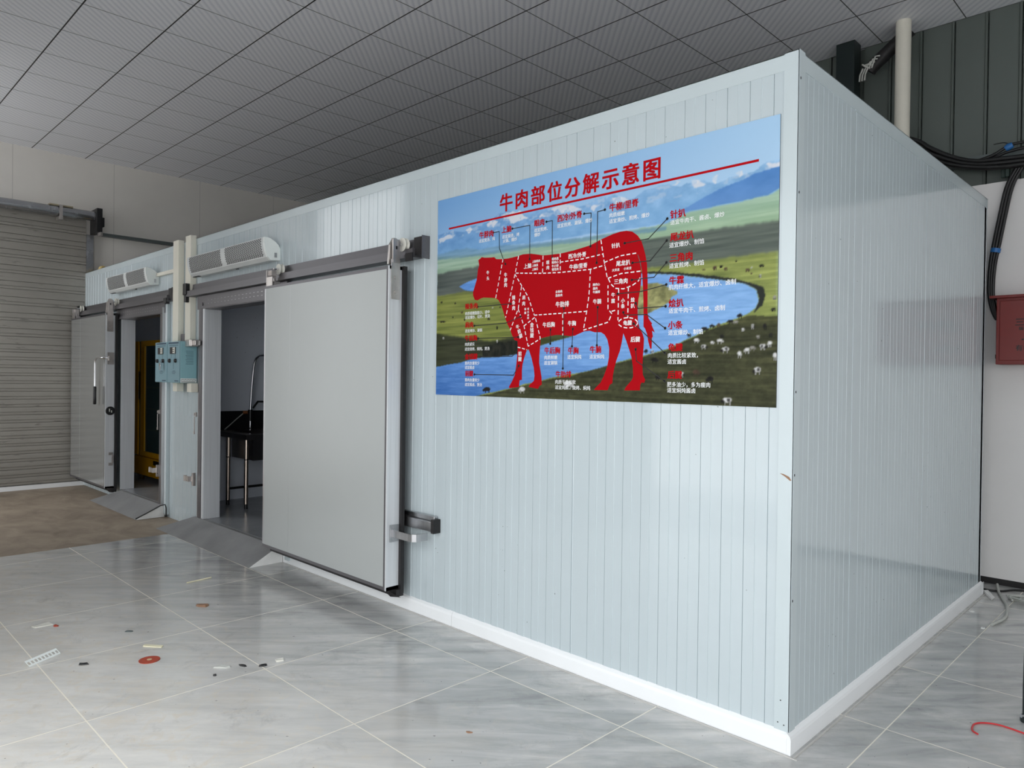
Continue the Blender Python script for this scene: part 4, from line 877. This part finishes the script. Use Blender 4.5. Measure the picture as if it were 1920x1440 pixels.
write(m, '三级配电箱', fc, .056, .158, 1.912, .02); write(m, '编号', fc, .026, .182, 1.868, .02); m.box(.2, .212, 3.2415, 3.2425, 1.786, 1.796); write(m, '有电危险', fc, .04, .165, 1.732, .02)
m.build('lettering', t)
new('black').box(.04, .0475, 3.27, 3.30, 1.66, 1.69).build('hinge', t)

# ------------------------------------------------------------------ things on the floor
def item(m, name, label, cat, group=None, bevel=0): return tag(m.build(name, bevel=bevel), label, cat, group)
def cord(P, r, name, label, cat='cable', mt='cable_grey', group=None):
    o = strand(P, r, name, None, mt, 8); return tag(o, label, cat, group)
cord([(.05, 3.42, .02), (.09, 3.25, .012), (.147, 3.074, .012), (.206, 2.885, .012), (.244, 2.66, .012), (.246, 2.543, .012), (.234, 2.46, .012), (.22, 2.39, .010)], .0092, 'white_cable', 'thick grey-white cable end curving over the floor near the back wall')
cord([(-.06, 3.30, .008), (.0, 3.26, .007), (.05, 3.26, .007), (.105, 3.30, .007), (.2, 3.42, .007), (.5, 3.44, .007)], .007, 'floor_cable', 'thin black cable on the floor along the back wall', mt='cable')
random.seed(21)
for k, l in enumerate(('pale wire forming the outermost loop of the wire pile', 'pale wire lying straight across the pile of wires', 'pale wire curling at the front of the wire pile', 'pale wire lying uppermost on the wire pile')):
    P = []; cx, cyy = .26+.02*k, 3.17-.03*k
    for i in range(9):
        a = i*.9+k; P.append((cx+(.05+.012*i)*math.cos(a)-(.1 if i == 0 else 0), cyy+(.05+.008*i)*math.sin(a), .008+.007*k+.003*(i % 2)))
    cord(P, .0055, 'loose_wire', l, group='pale wires heaped by the back wall')
item(new('plaster').add([(.012, 3.18, .001), (.03, 3.235, .001), (.1, 3.08, .001), (.098, 3.0, .001), (.012, 3.18, .018), (.03, 3.235, .012), (.1, 3.08, .008), (.098, 3.0, .014)], [(4, 5, 6, 7), (0, 4, 7, 3), (3, 7, 6, 2), (1, 2, 6, 5), (0, 1, 5, 4), (0, 3, 2, 1)]), 'strip_offcut', 'flat pale strip offcut at the foot of the cold room back corner', 'offcut')
cord([(.495, .722, .006), (.470, .748, .004), (.462, .785, .004), (.463, .825, .004), (.485, .862, .004), (.53, .888, .004), (.58, .888, .004), (.64, .876, .004), (.8, .84, .004)], .0036, 'red_wire', 'thin red wire looping on the tiles', 'wire', 'wire_red')
t = thing('steel_stand', 'dark green steel post standing on the tiles beyond the red wire', 'stand', (.636, 1.03, 0))
new('darkgreen').tube([(.628, 1.03, .02), (.628, 1.03, .15), (.628, 1.03, .31)], [.03, .03, .028], 16).build('post', t)
new('darkgreen').tube([(.63, 1.03, 0), (.63, 1.03, .012), (.63, 1.03, .03)], [.04, .04, .03], 16).build('foot', t)
new('chrome').tube([(.606, 1.005, .03), (.599, .998, .03)], .009, 10).build('bolt', t)
m = new('disc'); m.tube([(-2.704, -1.477, .001), (-2.704, -1.477, .004)], .05, 32)
d = tag(m.build('grinding_disc'), 'small red-brown grinding disc lying on the tiles', 'disc')
new('disc2').tube([(-2.704, -1.477, .004), (-2.704, -1.477, .0052)], .012, 20).build('hub_label', d)
# perforated corner bead
A = Vector((-3.03, -1.945, 0)); B = Vector((-3.125, -1.787, 0)); ax = (B-A).normalized(); sd = Vector((-ax.y, ax.x, 0)); Lb = (B-A).length
m = new('white'); n = 9; w = .034
def bq(a0, a1, s0, s1, z0, z1):
    q = [A+ax*a0+sd*s0+Vector((0, 0, z0)), A+ax*a1+sd*s0+Vector((0, 0, z0)), A+ax*a1+sd*s1+Vector((0, 0, z1)), A+ax*a0+sd*s1+Vector((0, 0, z1))]
    q2 = [p+Vector((0, 0, .0014)) for p in q]
    m.add(q+q2, [(4, 5, 6, 7), (0, 1, 5, 4), (1, 2, 6, 5), (2, 3, 7, 6), (3, 0, 4, 7), (3, 2, 1, 0)])
bq(0, Lb, -.017, -.010, .001, .007); bq(0, Lb, .006, .013, .018, .024)
for k in range(n+1): bq(k*Lb/n-.0035 if k else 0, k*Lb/n+.0035 if k < n else Lb, -.010, .006, .007, .018)
bq(0, Lb, .013, .015, .024, .0245)
item(m, 'corner_bead', 'white perforated corner bead strip lying on the tiles', 'strip')
m = new('black'); 
def scrap(m, x, y, w, h, t, r, name, label, cat, seed):
    rr = random.Random(seed); n = 7; P = []
    for k in range(n):
        a = 2*math.pi*k/n; q = .75+.4*rr.random(); u, v = w/2*q*math.cos(a), h/2*q*math.sin(a)
        P.append((x+u*math.cos(r)-v*math.sin(r), y+u*math.sin(r)+v*math.cos(r)))
    z = [t*(.5+.9*rr.random()) for _ in P]; c = len(P)
    vs = [(px, py, .0003) for px, py in P]+[(x+(px-x)*.85, y+(py-y)*.85, zz) for (px, py), zz in zip(P, z)]+[(x, y, t)]
    m.add(vs, [(k, (k+1) % c, c+(k+1) % c, c+k) for k in range(c)]+[(c+k, c+(k+1) % c, 2*c) for k in range(c)]+[tuple(range(c-1, -1, -1))])
    return item(m, name, label, cat)
def sheet(mt, P, t, name, label, cat):
    c = len(P); m = new(mt).add([(x, y, .0004) for x, y in P]+[(x, y, t*(1+.5*(i % 2))) for i, (x, y) in enumerate(P)], [(k, (k+1) % c, c+(k+1) % c, c+k) for k in range(c)]+[tuple(range(c, 2*c)), tuple(range(c-1, -1, -1))])
    return item(m, name, label, cat)
sheet('paper', [(-3.68, -1.79), (-3.645, -1.78), (-3.64, -1.69), (-3.70, -1.70)], .003, 'paper_scrap', 'flat white scrap of paper on the tiles beside a reddish scrap', 'paper')
scrap(new('disc'), -3.60, -1.686, .035, .03, .006, .3, 'red_scrap', 'small reddish scrap beside the white paper on the tiles', 'scrap', 3)
sheet('cream', [(-2.945, -1.42), (-2.925, -1.435), (-2.838, -1.37), (-2.855, -1.355)], .004, 'plastic_offcut', 'short cream plastic offcut behind the red-brown disc', 'offcut')
scrap(new('black'), -2.866, -1.735, .05, .014, .008, .9, 'black_sliver', 'black sliver on the tiles between the bead strip and the disc', 'scrap', 5)
scrap(new('black'), -2.285, -1.317, .016, .016, .007, 0, 'black_crumb', 'tiny black crumb on the tiles in front of the clear wrap', 'scrap', 6)
scrap(new('brown'), -3.40, -.925, .10, .05, .011, .7, 'card_scrap', 'crumpled brown card scrap on the tiles in front of the ramp', 'scrap', 8)
scrap(new('black'), -2.31, -1.165, .06, .022, .005, .4, 'black_debris', 'thin black shred between clear wrap and black rubber bit', 'scrap', 9)
scrap(new('black'), -2.236, -1.095, .05, .02, .008, 1.2, 'rubber_bit', 'black rubber bit next to a grout line on the tiles', 'scrap', 12)
sheet('paper', [(-2.262, -1.012), (-2.235, -1.02), (-2.225, -.985), (-2.25, -.975)], .006, 'white_chip', 'small white chip beside the black rubber bit', 'scrap')
scrap(new('cable_grey'), -2.36, -1.25, .08, .03, .008, .8, 'clear_wrap', 'crinkled clear plastic wrap beside the thin black shred', 'wrapper', 15)
scrap(new('girt'), -3.222, -1.411, .05, .028, .004, .8, 'grey_chip', 'flat grey chip on the tiles behind the bead strip', 'scrap', 17)
cord([(-3.973, -.799, .005), (-3.985, -.70, .005), (-3.992, -.618, .006)], .0045, 'yellow_stick', 'thin yellow stick on the tiles near the ramp', 'stick', 'cream')
scrap(new('brown'), -1.0, -.80, .03, .014, .004, .6, 'brown_chip', 'small brown chip on a grout line near the cold room front', 'scrap', 24)
scrap(new('plaster'), .19, 2.3, .03, .03, .006, .6, 'plaster_crumb', 'white plaster crumb just in front of the thick cable end', 'scrap', 25)
scrap(new('plaster'), -.0+.06, 2.62, .04, .03, .006, .2, 'plaster_flake', 'white plaster flake beside the cold room side base', 'scrap', 26)
